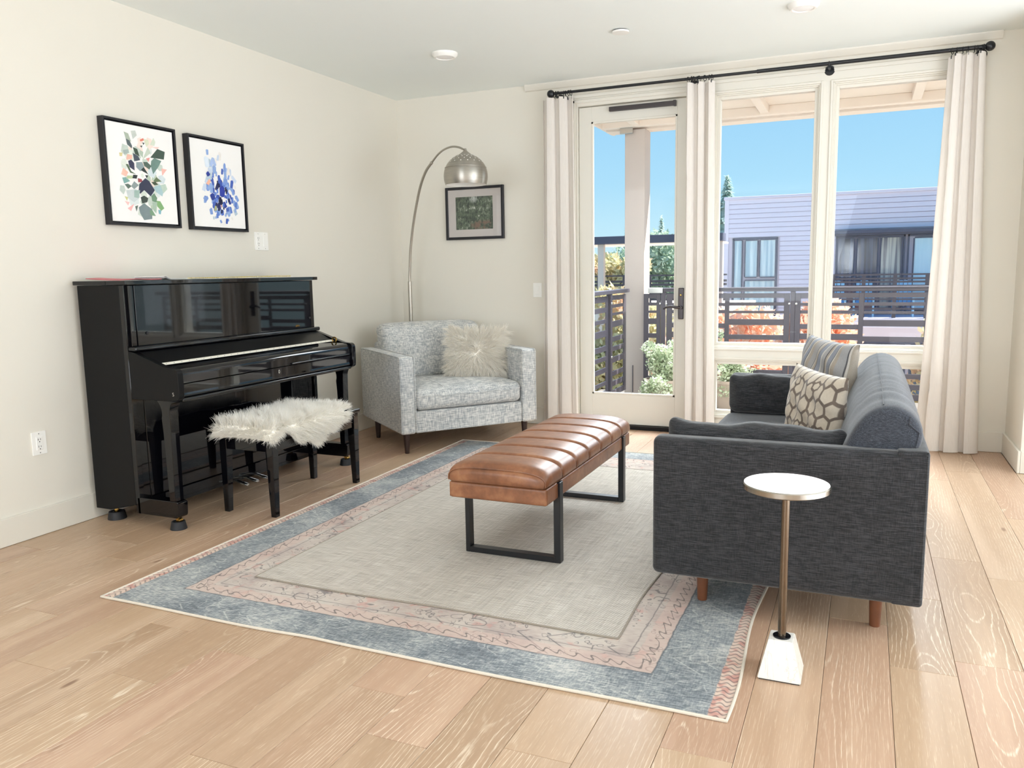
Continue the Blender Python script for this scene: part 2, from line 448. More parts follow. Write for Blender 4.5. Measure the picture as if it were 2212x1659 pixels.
def fur_mat(name, a, b):
    t = NT(name); n = t.noise(t.obj(), 30, 2)
    isl = t.n('ShaderNodeNewGeometry').outputs['Random Per Island']
    f = t.m_('ADD', t.m_('MULTIPLY', n, .4), t.m_('MULTIPLY', isl, .6))
    col = t.mix(f, lin(a), lin(b))
    d = t.n('ShaderNodeBsdfDiffuse', {'Color': col}); t.done(d.outputs[0]); return t.m
FURP = fur_mat('ivory_shag', 'f3ecdf', 'fffdf8'); FURS = fur_mat('white_sheepskin', 'fbf6ec', 'fffefb')

def rug_mat(x0, x1, y0, y1):
    t = NT('faded_oriental_rug'); o = t.obj(); x, y, z = t.sep(o)
    wob = t.m_('MULTIPLY', t.m_('SUBTRACT', t.noise(o, 18, 2), .5), .012)
    xa = t.m_('ADD', t.m_('SUBTRACT', x, x0), wob); xb = t.m_('ADD', t.m_('SUBTRACT', x1, x), wob)
    dx = t.m_('MINIMUM', xa, xb)
    dy = t.m_('ADD', t.m_('MINIMUM', t.m_('SUBTRACT', y, y0), t.m_('SUBTRACT', y1, y)), wob)
    inn = t.m_('MINIMUM', t.m_('SUBTRACT', dx, .252), t.m_('SUBTRACT', dy, .188))      # >0 inside the field
    # blue border, worn
    st = t.noise(t.mul(o, (26, 160, 1)), 1, 4, .7); st2 = t.noise(t.mul(o, (160, 30, 1)), 1, 3, .7); bl = t.noise(o, 3.2, 3, .6)
    wear = t.m_('ADD', t.m_('ADD', t.m_('MULTIPLY', st, .55), t.m_('MULTIPLY', st2, .25)), t.m_('MULTIPLY', bl, .42))
    blue = t.ramp(wear, [(.42, lin('464b52')), (.55, lin('686e74')), (.63, lin('8a8f91')), (.74, lin('bcbab5'))])
    warp = t.n('ShaderNodeTexNoise', {'Vector': o, 'Scale': 9.0, 'Detail': 2.0}).outputs['Color']
    ow = t.v_('ADD', o, t.v_('SCALE', t.v_('SUBTRACT', warp, (.5, .5, .5))))
    ow.node.inputs[1].links[0].from_node.inputs['Scale'].default_value = .10
    def motif(scale, lev, wd, src):
        v = t.n('ShaderNodeTexVoronoi', {'Vector': src, 'Scale': scale}).outputs['Distance']
        return t.m_('SUBTRACT', 1, t.step(t.m_('ABSOLUTE', t.m_('SUBTRACT', v, lev)), wd*.3, wd))
    gate = t.step(t.noise(o, 6.5, 3, .6), .46, .58)
    l1 = t.m_('MULTIPLY', motif(13, .42, .045, ow), gate); l2 = t.m_('MULTIPLY', motif(30, .32, .07, ow), t.step(t.noise(o, 8, 2), .44, .56))
    # zig-zag key motifs in the field
    zz = t.m_('ABSOLUTE', t.m_('SUBTRACT', t.m_('FRACT', t.m_('ADD', t.m_('MULTIPLY', x, 9.0), t.m_('MULTIPLY', t.m_('ABSOLUTE', t.m_('SUBTRACT', t.m_('FRACT', t.m_('MULTIPLY', y, 4.0)), .5)), 3.0))), .5))
    l3 = t.m_('MULTIPLY', t.m_('SUBTRACT', 1, t.step(zz, .02, .06)), t.step(t.noise(o, 4.2, 2), .54, .60))
    blue = t.mix(t.m_('MULTIPLY', t.m_('MAXIMUM', l1, l3), .30), blue, lin('d8d6d0'))
    f1 = t.noise(o, 4, 3, .6)
    field = t.ramp(t.m_('ADD', t.m_('MULTIPLY', f1, .6), t.m_('MULTIPLY', st, .4)), [(.34, lin('978883')), (.47, lin('aea199')), (.58, lin('bbb1a7')), (.7, lin('a9a6a0'))])
    coral = t.m_('MULTIPLY', t.step(t.noise(ow, 13, 2), .58, .66), .45)
    field = t.mix(coral, field, lin('b98478'))
    field = t.mix(t.m_('MULTIPLY', t.m_('MAXIMUM', t.m_('MAXIMUM', l1, l2), l3), .72), field, lin('5d5a5c'))
    # vine scroll running along the inside of the border
    sc = t.m_('MULTIPLY', t.m_('SINE', t.m_('ADD', t.m_('MULTIPLY', t.m_('ADD', x, y), 105.0), t.m_('MULTIPLY', t.noise(o, 7, 2), 14.0))), .013)
    vine = t.m_('SUBTRACT', 1, t.step(t.m_('ABSOLUTE', t.m_('SUBTRACT', t.m_('SUBTRACT', inn, .036), sc)), .0015, .0055))
    inband = t.m_('MULTIPLY', t.step(inn, .0, .004), t.m_('SUBTRACT', 1, t.step(inn, .075, .08)))
    field = t.mix(t.m_('MULTIPLY', inband, .5), field, lin('bfa59a'))
    field = t.mix(t.m_('MULTIPLY', t.m_('MULTIPLY', vine, inband), .75), field, lin('55504f'))
    ln2 = t.m_('SUBTRACT', 1, t.step(t.m_('ABSOLUTE', t.m_('SUBTRACT', inn, .10)), .001, .004))
    field = t.mix(t.m_('MULTIPLY', ln2, .6), field, lin('5d5a5c'))
    col = t.mix(t.step(inn, -.002, .002), blue, field)
    edge = t.m_('SUBTRACT', 1, t.step(t.m_('ABSOLUTE', inn), .001, .005))
    col = t.mix(t.m_('MULTIPLY', edge, .7), col, lin('4b5058'))
    # pink selvedge with tassel-like figures on the two long sides
    pk = t.m_('SUBTRACT', 1, t.step(dx, .048, .053))
    sq = t.m_('SINE', t.m_('ADD', t.m_('MULTIPLY', y, 250.0), t.m_('MULTIPLY', t.m_('SINE', t.m_('MULTIPLY', dx, 170.0)), 1.8)))
    pink = t.mix(t.m_('MULTIPLY', t.step(sq, .35, .8), .6), t.mix(t.step(t.noise(o, 24, 2), .45, .62), lin('c9b3a4'), lin('b98c80')), lin('4f4d52'))
    col = t.mix(pk, col, pink)
    t.bsdf(col, .95, normal=t.bump(t.m_('ADD', st, st2), .25, .001), spec=.1, sheen=.1); return t.m
def jute_mat():
    t = NT('woven_wool'); o = t.obj(); x, y, z = t.sep(o)
    a = t.m_('SINE', t.m_('MULTIPLY', t.m_('ADD', x, t.m_('MULTIPLY', y, .75)), 620.0)); b = t.m_('SINE', t.m_('MULTIPLY', y, 640.0))
    p = t.m_('MULTIPLY', a, b)
    st = t.noise(t.mul(o, (9, 230, 1)), 1, 2, .6); bg = t.noise(t.mul(o, (160, 5, 1)), 1, 2, .6)
    v = t.m_('ADD', t.m_('ADD', t.m_('MULTIPLY', p, .13), t.m_('MULTIPLY', st, .66)), t.m_('MULTIPLY', bg, .34))
    col = t.ramp(v, [(.3, lin('938d86')), (.5, lin('b7b0a6')), (.68, lin('d3cec6'))])
    t.bsdf(col, .95, normal=t.bump(p, .5, .002), spec=.1); return t.m
JUTE = jute_mat()
BIND = plain('cream_binding', 'cdc4b6', .9, var=.06, sc=60); BIND2 = plain('taupe_binding', '8d8478', .9, var=.1, sc=60)

def hexdist(t, vec, s):
    p = t.v_('ADD', t.v_('SCALE', vec), (100, 173.2, 0)); p.node.inputs[0].links[0].from_node.inputs['Scale'].default_value = 1/s
    R = (1, 1.7320508, 1); H = (.5, .8660254, 0)
    a = t.v_('SUBTRACT', t.v_('MODULO', p, R), H); b = t.v_('SUBTRACT', t.v_('MODULO', t.v_('SUBTRACT', p, H), R), H)
    a = t.v_('ABSOLUTE', t.v_('MULTIPLY', a, (1, 1, 0))); b = t.v_('ABSOLUTE', t.v_('MULTIPLY', b, (1, 1, 0)))
    def hd(q):
        x, y, z = t.sep(q); return t.m_('MAXIMUM', x, t.v_('DOT_PRODUCT', q, (.5, .8660254, 0)))
    return t.m_('MINIMUM', hd(a), hd(b))
def hexpillow_mat():
    t = NT('honeycomb_velvet'); o = t.obj()
    ow = t.v_('MULTIPLY', o, (1, .80, 0))
    nz = t.n('ShaderNodeTexNoise', {'Vector': o, 'Scale': 7.0}).outputs['Color']
    k = t.v_('SCALE', t.v_('SUBTRACT', nz, (.5, .5, .5))); k.node.inputs['Scale'].default_value = .035
    ow = t.v_('ADD', ow, k)
    d = hexdist(t, ow, .055)
    line = t.step(d, .38, .43)
    d2 = hexdist(t, t.v_('ADD', ow, (0, .055*.5774, 0)), .165)
    small = t.m_('SUBTRACT', 1, t.step(d2, .082, .095)); ring = t.m_('MULTIPLY', t.m_('SUBTRACT', 1, t.step(d2, .115, .13)), t.step(d2, .07, .082))
    line = t.m_('MAXIMUM', t.m_('MULTIPLY', line, t.m_('SUBTRACT', 1, small)), ring)
    n = t.noise(t.mul(o, (90, 90, 90)), 1, 2)
    bg = t.mix(n, lin('b1a595'), lin('c4b9a9')); fg = t.mix(n, lin('5c5048'), lin('74675d'))
    t.bsdf(t.mix(line, bg, fg), .7, normal=t.bump(line, .4, .002), spec=.25, sheen=.3); return t.m
def stripe_mat():
    t = NT('striped_cotton'); x, y, z = t.sep(t.obj())
    f = t.m_('FRACT', t.m_('ADD', t.m_('MULTIPLY', x, 4.6), 10.2))
    G, S, Wt, K, T_ = lin('8f8e8f'), lin('757b89'), lin('b9b3ab'), lin('29282e'), lin('958a7c')
    col = t.ramp(f, [(0, G), (.10, K), (.13, Wt), (.17, T_), (.26, K), (.28, S), (.40, Wt), (.43, G), (.52, K), (.55, T_), (.60, Wt), (.63, S), (.78, K), (.80, Wt), (.83, T_), (.92, G)], 'CONSTANT')
    n = t.noise(t.mul(t.obj(), (200, 200, 200)), 1, 2)
    t.bsdf(t.mix(.15, col, t.mix(n, lin('8a8a8a'), lin('e0e0e0'))), .8, spec=.2, sheen=.1); return t.m
HEXP = hexpillow_mat(); STRIPE = stripe_mat()

def forest_mat():
    """the printed forest photograph in the frame under the lamp: trees, gaps of light, a fallen trunk"""
    t = NT('forest_photo_print'); o = t.obj(); x, y, z = t.sep(o)
    a = t.noise(t.mul(o, (55, 1, 30)), 1, 5, .7, .6); b = t.noise(t.mul(o, (16, 1, 16)), 1, 4, .65)
    v = t.m_('ADD', t.m_('MULTIPLY', a, .55), t.m_('MULTIPLY', b, .45))
    col = t.ramp(v, [(.36, lin('1c2420')), (.45, lin('3d4d40')), (.53, lin('66775f')), (.58, lin('93a08c')), (.64, lin('e6e9e2'))])
    trunk = t.m_('MULTIPLY', t.m_('SUBTRACT', 1, t.step(z, .055, .085)), t.step(x, .12, .17))
    col = t.mix(t.m_('MULTIPLY', trunk, t.step(b, .42, .58)), col, lin('8a6f5e'))
    sky = t.m_('SUBTRACT', 1, t.step(t.v_('DISTANCE', t.comb(x, 0, z), (.165, 0, .255)), .01, .05))
    col = t.mix(t.m_('MULTIPLY', sky, t.step(a, .4, .6)), col, lin('e6ebe6'))
    t.bsdf(col, .5); return t.m
FOREST = forest_mat()
def flat_ink(hx):
    return plain('ink_'+hx, hx, .75, var=.12, sc=40)
def leaf_mat(name, cols, sc=1.3):
    t = NT(name); o = t.obj()
    n = t.m_('ADD', t.m_('MULTIPLY', t.noise(o, sc, 2), .55), t.m_('MULTIPLY', t.noise(o, 22, 2), .45))
    col = t.ramp(n, [(.36, lin(cols[0])), (.5, lin(cols[1])), (.64, lin(cols[2]))])
    d = t.n('ShaderNodeBsdfDiffuse', {'Color': col}); tl = t.n('ShaderNodeBsdfTranslucent', {'Color': col})
    mx = t.n('ShaderNodeMixShader', {0: .35, 1: d.outputs[0], 2: tl.outputs[0]}); t.done(mx.outputs[0]); return t.m
MAPLE = leaf_mat('maple_leaf', ('efbfa3', 'f6d3ba', 'fbe6d5')); MAPLEY = leaf_mat('yellowing_leaf', ('cfcfa6', 'ddd6ae', 'e8c4ac'))
SHRUBL = leaf_mat('variegated_leaf', ('93a585', 'c3cdae', 'ecedde'), 6)
FIRL = leaf_mat('hazed_fir_needles', ('adc6c0', 'c8dbd4', 'dcebe4'), .6); TREEL = leaf_mat('hazed_green_leaf', ('8fae9a', 'b3c8b4', 'd7e0cc'), .8)  # haze over the distant trees is put into these pale colours

# ================================================================== THE ROOM
YB, H = 6.235, 2.74           # inner face of the window wall, ceiling height
# floor: sub-floor slab and oak planks, each plank a part
floor = struct(B().box(-.2, 8.4, -4.7, 6.42, -.20, -.016).obj('floor', OAK), 'wide plank floor of pale limed oak', 'floor')
PW, X0 = .193, .011
rng = random.Random(3)
fixed = {19: [1.55, 3.03, 4.4], 20: [2.711, 3.34, 4.626], 21: [2.823, 3.847, 5.3], 13: [1.757, 3.5, 5.2], 9: [.9, 1.996, 3.9, 5.6],
         10: [1.2, 2.9, 4.9], 8: [1.745, 3.3, 5.0], 4: [2.004, 3.9, 5.7], 11: [1.502, 3.2, 5.1], 17: [2.0, 3.7, 5.5], 2: [2.72, 4.6]}
plank_meshes = {}
def plank_mesh(wd, ln):
    key = (round(wd, 3), round(ln, 3))
    if key not in plank_meshes:
        b = B().box(.0006, wd-.0006, .0006, ln-.0006, -.016, 0, .0011, 1); me = bpy.data.meshes.new('plank'); b.bm.to_mesh(me); b.bm.free()
        me.materials.append(OAK); plank_meshes[key] = me
    return plank_meshes[key]
def plank(x, y, wd, ln):
    o = bpy.data.objects.new('plank', plank_mesh(wd, ln)); COL.objects.link(o); o.parent = floor; o.location = (x, y, 0)
for k in range(0, 30):
    x = X0+PW*k; wd = PW
    if k == 0: x, wd = 0.0, PW+X0
    top = YB if x < 4.6 else 5.636
    ys = fixed.get(k)
    if ys is None:
        ys = []; y = rng.uniform(.6, 2.3)
        while y < top-.35: ys.append(y); y += rng.choice([1.1, 1.5, 1.9, 2.2])
    ys = [-.6]+[round(q, 2) for q in ys]+[top]
    for a, b in zip(ys, ys[1:]): plank(x, a, wd, b-a)
for k in range(30, 42):                                   # beyond the frame: whole strips
    plank(X0+PW*k, -.6, PW, 5.636+.6)
struct(B().box(0, 8.15, -4.6, -.6, -.016, 0).obj('floor_kitchen', OAK))

struct(B().box(-.2, 8.4, -4.7, 6.42, H, H+.2).obj('ceiling', CEIL))
struct(B().box(-.2, 0, -4.7, 6.42, -.02, H).obj('wall_left', WALL))
struct(B().box(-.2, 8.4, -4.7, -4.5, -.02, H).obj('wall_front', WALL))
struct(B().box(8.15, 8.4, -4.7, 6.42, -.02, H).obj('wall_right', WALL))
struct(B().box(4.66, 8.15, 5.636, 6.42, -.02, H, .004).obj('wall_corner', WALL))
# window wall: boxes round the door and the four panes
DX0, DX1, DZ1 = 1.615, 2.575, 2.565
WX = [(2.695, 3.42), (3.50, 4.255)]; ZU = (.672, 2.527); ZL = (.150, .587)
wb_ = B(); Y1 = 6.42
wb_.box(0, DX0, YB, Y1, -.02, H); wb_.box(DX0, DX1, YB, Y1, DZ1, H); wb_.box(DX1, WX[0][0], YB, Y1, -.02, H)
wb_.box(WX[0][1], WX[1][0], YB, Y1, ZL[0], ZU[1]); wb_.box(WX[1][1], 4.66, YB, Y1, -.02, H)
wb_.box(WX[0][0], WX[1][1], YB, Y1, ZU[1], H); wb_.box(WX[0][0], WX[1][1], YB, Y1, -.02, ZL[0])
for a, b in WX: wb_.box(a, b, YB, Y1, ZL[1], ZU[0])
struct(wb_.obj('wall_back', WALL))
# flat painted casing boards proud of the wall round the opening
tb = B()
tb.box(1.50, 4.33, YB-.012, YB, 2.6, 2.625, .003).box(1.50, 4.33, YB-.008, YB, ZU[1]+.012, 2.6, .002)
tb.box(2.62, 2.695, YB-.008, YB, .03, 2.54, .002).box(3.42, 3.50, YB-.008, YB, ZL[0], 2.54, .002).box(4.255, 4.33, YB-.008, YB, .03, 2.54, .002)
tb.box(1.50, 1.612, YB-.008, YB, .0, 2.54, .002)
for a, b in WX: tb.box(a-.02, b+.02, YB-.008, YB, ZL[1]-.0, ZU[0], .002)
struct(tb.obj('trim_1', TRIM))
# crown line where the wall meets the ceiling above the windows
struct(B().prism([(YB, H-.05), (YB-.012, H-.045), (YB-.03, H-.012), (YB-.03, H), (YB, H)], 'x', 1.2, 4.5).obj('trim_2', TRIM))

def window(name, x0, x1, z0, z1):
    w_ = B()
    def ring(o, wd, ya, yb, bev=.002):
        a0, a1, c0, c1 = x0+o, x1-o, z0+o, z1-o
        w_.box(a0, a0+wd, ya, yb, c0, c1, bev, 1); w_.box(a1-wd, a1, ya, yb, c0, c1, bev, 1)
        w_.box(a0+wd, a1-wd, ya, yb, c0, c0+wd, bev, 1); w_.box(a0+wd, a1-wd, ya, yb, c1-wd, c1, bev, 1)
    ring(-.016, .016, YB-.018, YB); ring(0, .010, YB-.010, YB+.03); ring(.009, .010, YB+.004, YB+.05); ring(.018, .022, YB+.018, YB+.075)
    f = struct(w_.obj(name, TRIM))
    g = B().box(x0+.036, x1-.036, YB+.048, YB+.054, z0+.036, z1-.036).obj('pane', GLASS, f)
    sl = B().box(x0+.001, x1-.001, YB+.076, Y1+.03, z0-.02, z0+.008, .003).obj('sill', TRIM, f)
    return f
window('window_1', WX[0][0], WX[0][1], *ZU); window('window_2', WX[1][0], WX[1][1], *ZU)
window('window_3', WX[0][0], WX[0][1], *ZL); window('window_4', WX[1][0], WX[1][1], *ZL)

# glazed balcony door
fr = B()
for a, b in ((DX0, DX0+.022), (DX1-.022, DX1)): fr.box(a, b, YB-.012, YB+.11, 0, DZ1, .002, 1)
fr.box(DX0+.022, DX1-.022, YB-.012, YB+.11, DZ1-.030, DZ1, .002, 1)
fr.box(DX0-.018, DX0+.006, YB-.022, YB-.008, 0, DZ1+.018, .003, 1).box(DX1-.006, DX1+.018, YB-.022, YB-.008, 0, DZ1+.018, .003, 1).box(DX0-.018, DX1+.018, YB-.022, YB-.008, DZ1-.006, DZ1+.02, .003, 1)
d = struct(fr.obj('door_1', TRIM), 'white framed glazed balcony door with bronze lever', 'door')
x0, x1, z0, z1 = DX0+.028, DX1-.028, .035, DZ1-.036; g0, g1, h0, h1 = 1.745, 2.418, .275, 2.415
sl = B(); ya, yb = YB+.016, YB+.060
sl.box(x0, g0, ya, yb, z0, z1, .002, 1).box(g1, x1, ya, yb, z0, z1, .002, 1).box(g0, g1, ya, yb, z0, h0, .002, 1).box(g0, g1, ya, yb, h1, z1, .002, 1)
slab = sl.obj('door_leaf', DOORP, d)
bd = B()
for k in range(2):
    o = k*.006; q = ya+.004+k*.006
    bd.box(g0, g0+.014-o, q-.006, q+.02, h0, h1, .001, 1).box(g1-.014+o, g1, q-.006, q+.02, h0, h1, .001, 1).box(g0, g1, q-.006, q+.02, h0, h0+.014-o, .001, 1).box(g0, g1, q-.006, q+.02, h1-.014+o, h1, .001, 1)
bd.obj('glazing_bead', TRIM, slab)
B().box(g0, g1, YB+.036, YB+.042, h0, h1).obj('pane', GLASS, slab)
B().box(1.893, 2.405, YB-.012, YB+.03, 2.478, 2.512, .004).box(2.39, 2.41, YB-.014, YB+.03, 2.474, 2.516, .003).obj('door_closer', BRONZE, d)
hp = B().box(2.440, 2.482, YB+.002, YB+.016, .885, 1.125, .006, 3).obj('handle_plate', BRONZE, d)
B().lathe([(.0, 0), (.014, 0), (.014, .03), (.0, .03)], (2.461, YB+.004, .975), 16, Matrix.Rotation(PI/2, 4, 'X')).tube([(2.461, YB-.024, .975), (2.43, YB-.03, .978), (2.39, YB-.034, .985), (2.355, YB-.034, .978), (2.335, YB-.034, .965)], [.011, .011, .010, .009, .007], 10).obj('door_lever', BRONZE, hp)
B().lathe([(.0, 0), (.009, 0), (.007, .01), (.0, .012)], (2.461, YB+.003, 1.07), 12, Matrix.Rotation(PI/2, 4, 'X')).obj('lock_cylinder', BRASS, hp)
B().box(DX0+.01, DX1-.01, YB-.02, YB+.12, 0.0, .032, .004).obj('threshold', BLACKS, d)

# baseboards
struct(B().box(0, .016, -4.5, YB, .001, .138, .004).obj('baseboard_left', TRIM))
struct(B().box(.016, 1.50, YB-.016, YB, .001, .138, .004).box(4.33, 4.66, YB-.016, YB, .001, .138, .004).obj('baseboard_back', TRIM))
struct(B().box(4.644, 4.66, 5.62, YB-.016, .001, .138, .004).box(4.66, 8.15, 5.62, 5.636, .001, .138, .004).obj('baseboard_corner', TRIM))

# recessed lights and a sprinkler cover on the ceiling
def downlight(x, y, label):
    t = thing('ceiling_light', label, 'ceiling light', (x, y, H), group='round ceiling lights')
    B().lathe([(.088, H), (.086, H-.012), (.070, H-.030), (.060, H-.030), (.058, H-.022), (.0, H-.022), (0, H)], (x, y, 0), 40).obj('trim_ring', WHITEP, t)
    B().lathe([(.0, H-.0225), (.058, H-.0225), (.050, H-.027), (.0, H-.028)], (x, y, 0), 32).obj('diffuser', PAPER, t)
downlight(1.083, 5.085, 'round white ceiling light nearer the corner with the arc lamp')
downlight(3.372, 5.085, 'round white ceiling light at the top edge, above the sofa side')
t = thing('smoke_detector', 'small flat white disc on the ceiling between the two round lights', 'detector', (2.301, 5.11, H))
B().lathe([(.052, H-.006), (.052, H-.016), (.0, H-.018), (0, H-.006)], (2.301, 5.11, 0), 32).obj('cover', WHITEP, t)
B().lathe([(.042, H), (.042, H-.007), (0, H-.007), (0, H)], (2.301, 5.11, 0), 24).obj('gap_ring', DARKP, t)

# electrical plates
def outlet(name, label, y0, y1, z0, z1, gangs):
    t = thing(name, label, 'outlet', (0, (y0+y1)/2, (z0+z1)/2))
    B().box(0, .006, y0, y1, z0, z1, .002, 2).obj('plate', WHITEP, t)
    zc = (z0+z1)/2
    for i, kind in enumerate(gangs):
        yc = y0+(y1-y0)*(i+.5)/len(gangs)
        ins = B().box(.004, .0085, yc-.017, yc+.017, zc-.034, zc+.034, .0015, 1).obj('insert', WHITEP, t)
        if kind == 'o':
            s_ = B()
            for dz in (-.018, .018):
                s_.box(.008, .0088, yc-.008, yc-.0055, zc+dz-.003, zc+dz+.007).box(.008, .0088, yc+.0045, yc+.007, zc+dz-.002, zc+dz+.006)
                s_.lathe([(0, 0), (.0028, 0), (.0028, .0008), (0, .0008)], (.008, yc, zc+dz-.010), 10, Matrix.Rotation(PI/2, 4, 'Y'))
            s_.obj('slot', DARKP, ins)['kind'] = 'stuff'
        sc_ = B()
        for dz in (-.048, .048): sc_.lathe([(0, 0), (.003, 0), (.0025, .001), (0, .0012)], (.006, yc, zc+dz), 10, Matrix.Rotation(PI/2, 4, 'Y'))
        sc_.obj('screw', STEEL, t)['kind'] = 'stuff'
outlet('wall_outlet', 'double white outlet plate beside the blue picture', 4.348, 4.481, 1.442, 1.562, 'ob')
outlet('wall_outlet', 'single white outlet low on the wall left of the piano', 2.650, 2.727, .405, .521, 'o')
t = thing('light_switch', 'white rocker switch plate on the wall beside the left curtain', 'switch', (1.28, YB, 1.117))
B().box(1.245, 1.32, YB-.006, YB, 1.058, 1.175, .002).obj('plate', WHITEP, t)
B().box(1.265, 1.300, YB-.010, YB-.004, 1.083, 1.150, .002).obj('rocker', WHITEP, t)

# ------------------------------------------------------------------ pictures
def art_frame(name, label, y0, y1, z0, z1, ink):
    t = thing(name, label, 'picture', (0, (y0+y1)/2, z0))
    D_ = .042; wd = .012
    B().box(.001, D_, y0, y0+wd, z0, z1, .001, 1).box(.001, D_, y1-wd, y1, z0, z1, .001, 1).box(.001, D_, y0+wd, y1-wd, z0, z0+wd, .001, 1).box(.001, D_, y0+wd, y1-wd, z1-wd, z1, .001, 1).obj('frame', FRAMEB, t)
    B().box(.001, .012, y0+wd, y1-wd, z0+wd, z1-wd).obj('backing', FRAMEB, t)
    c = B().box(.012, .034, y0+wd+.008, y1-wd-.008, z0+wd+.008, z1-wd-.008, .001, 1).obj('canvas', PAPER, t)
    V, Fc, idx, ms = [], [], [], []
    for i, (hx, pts) in enumerate(ink):
        x = .0342+i*.00001
        Fc.append(tuple(range(len(V), len(V)+len(pts)))); V += [(x, p[0], p[1]) for p in pts]
        m = flat_ink(hx)
        if m not in ms: ms.append(m)
        idx.append(ms.index(m))
    p = raw_mesh('print', V, Fc, None, c)
    for m in ms: p.data.materials.append(m)
    for f, k in zip(p.data.polygons, idx): f.material_index = k
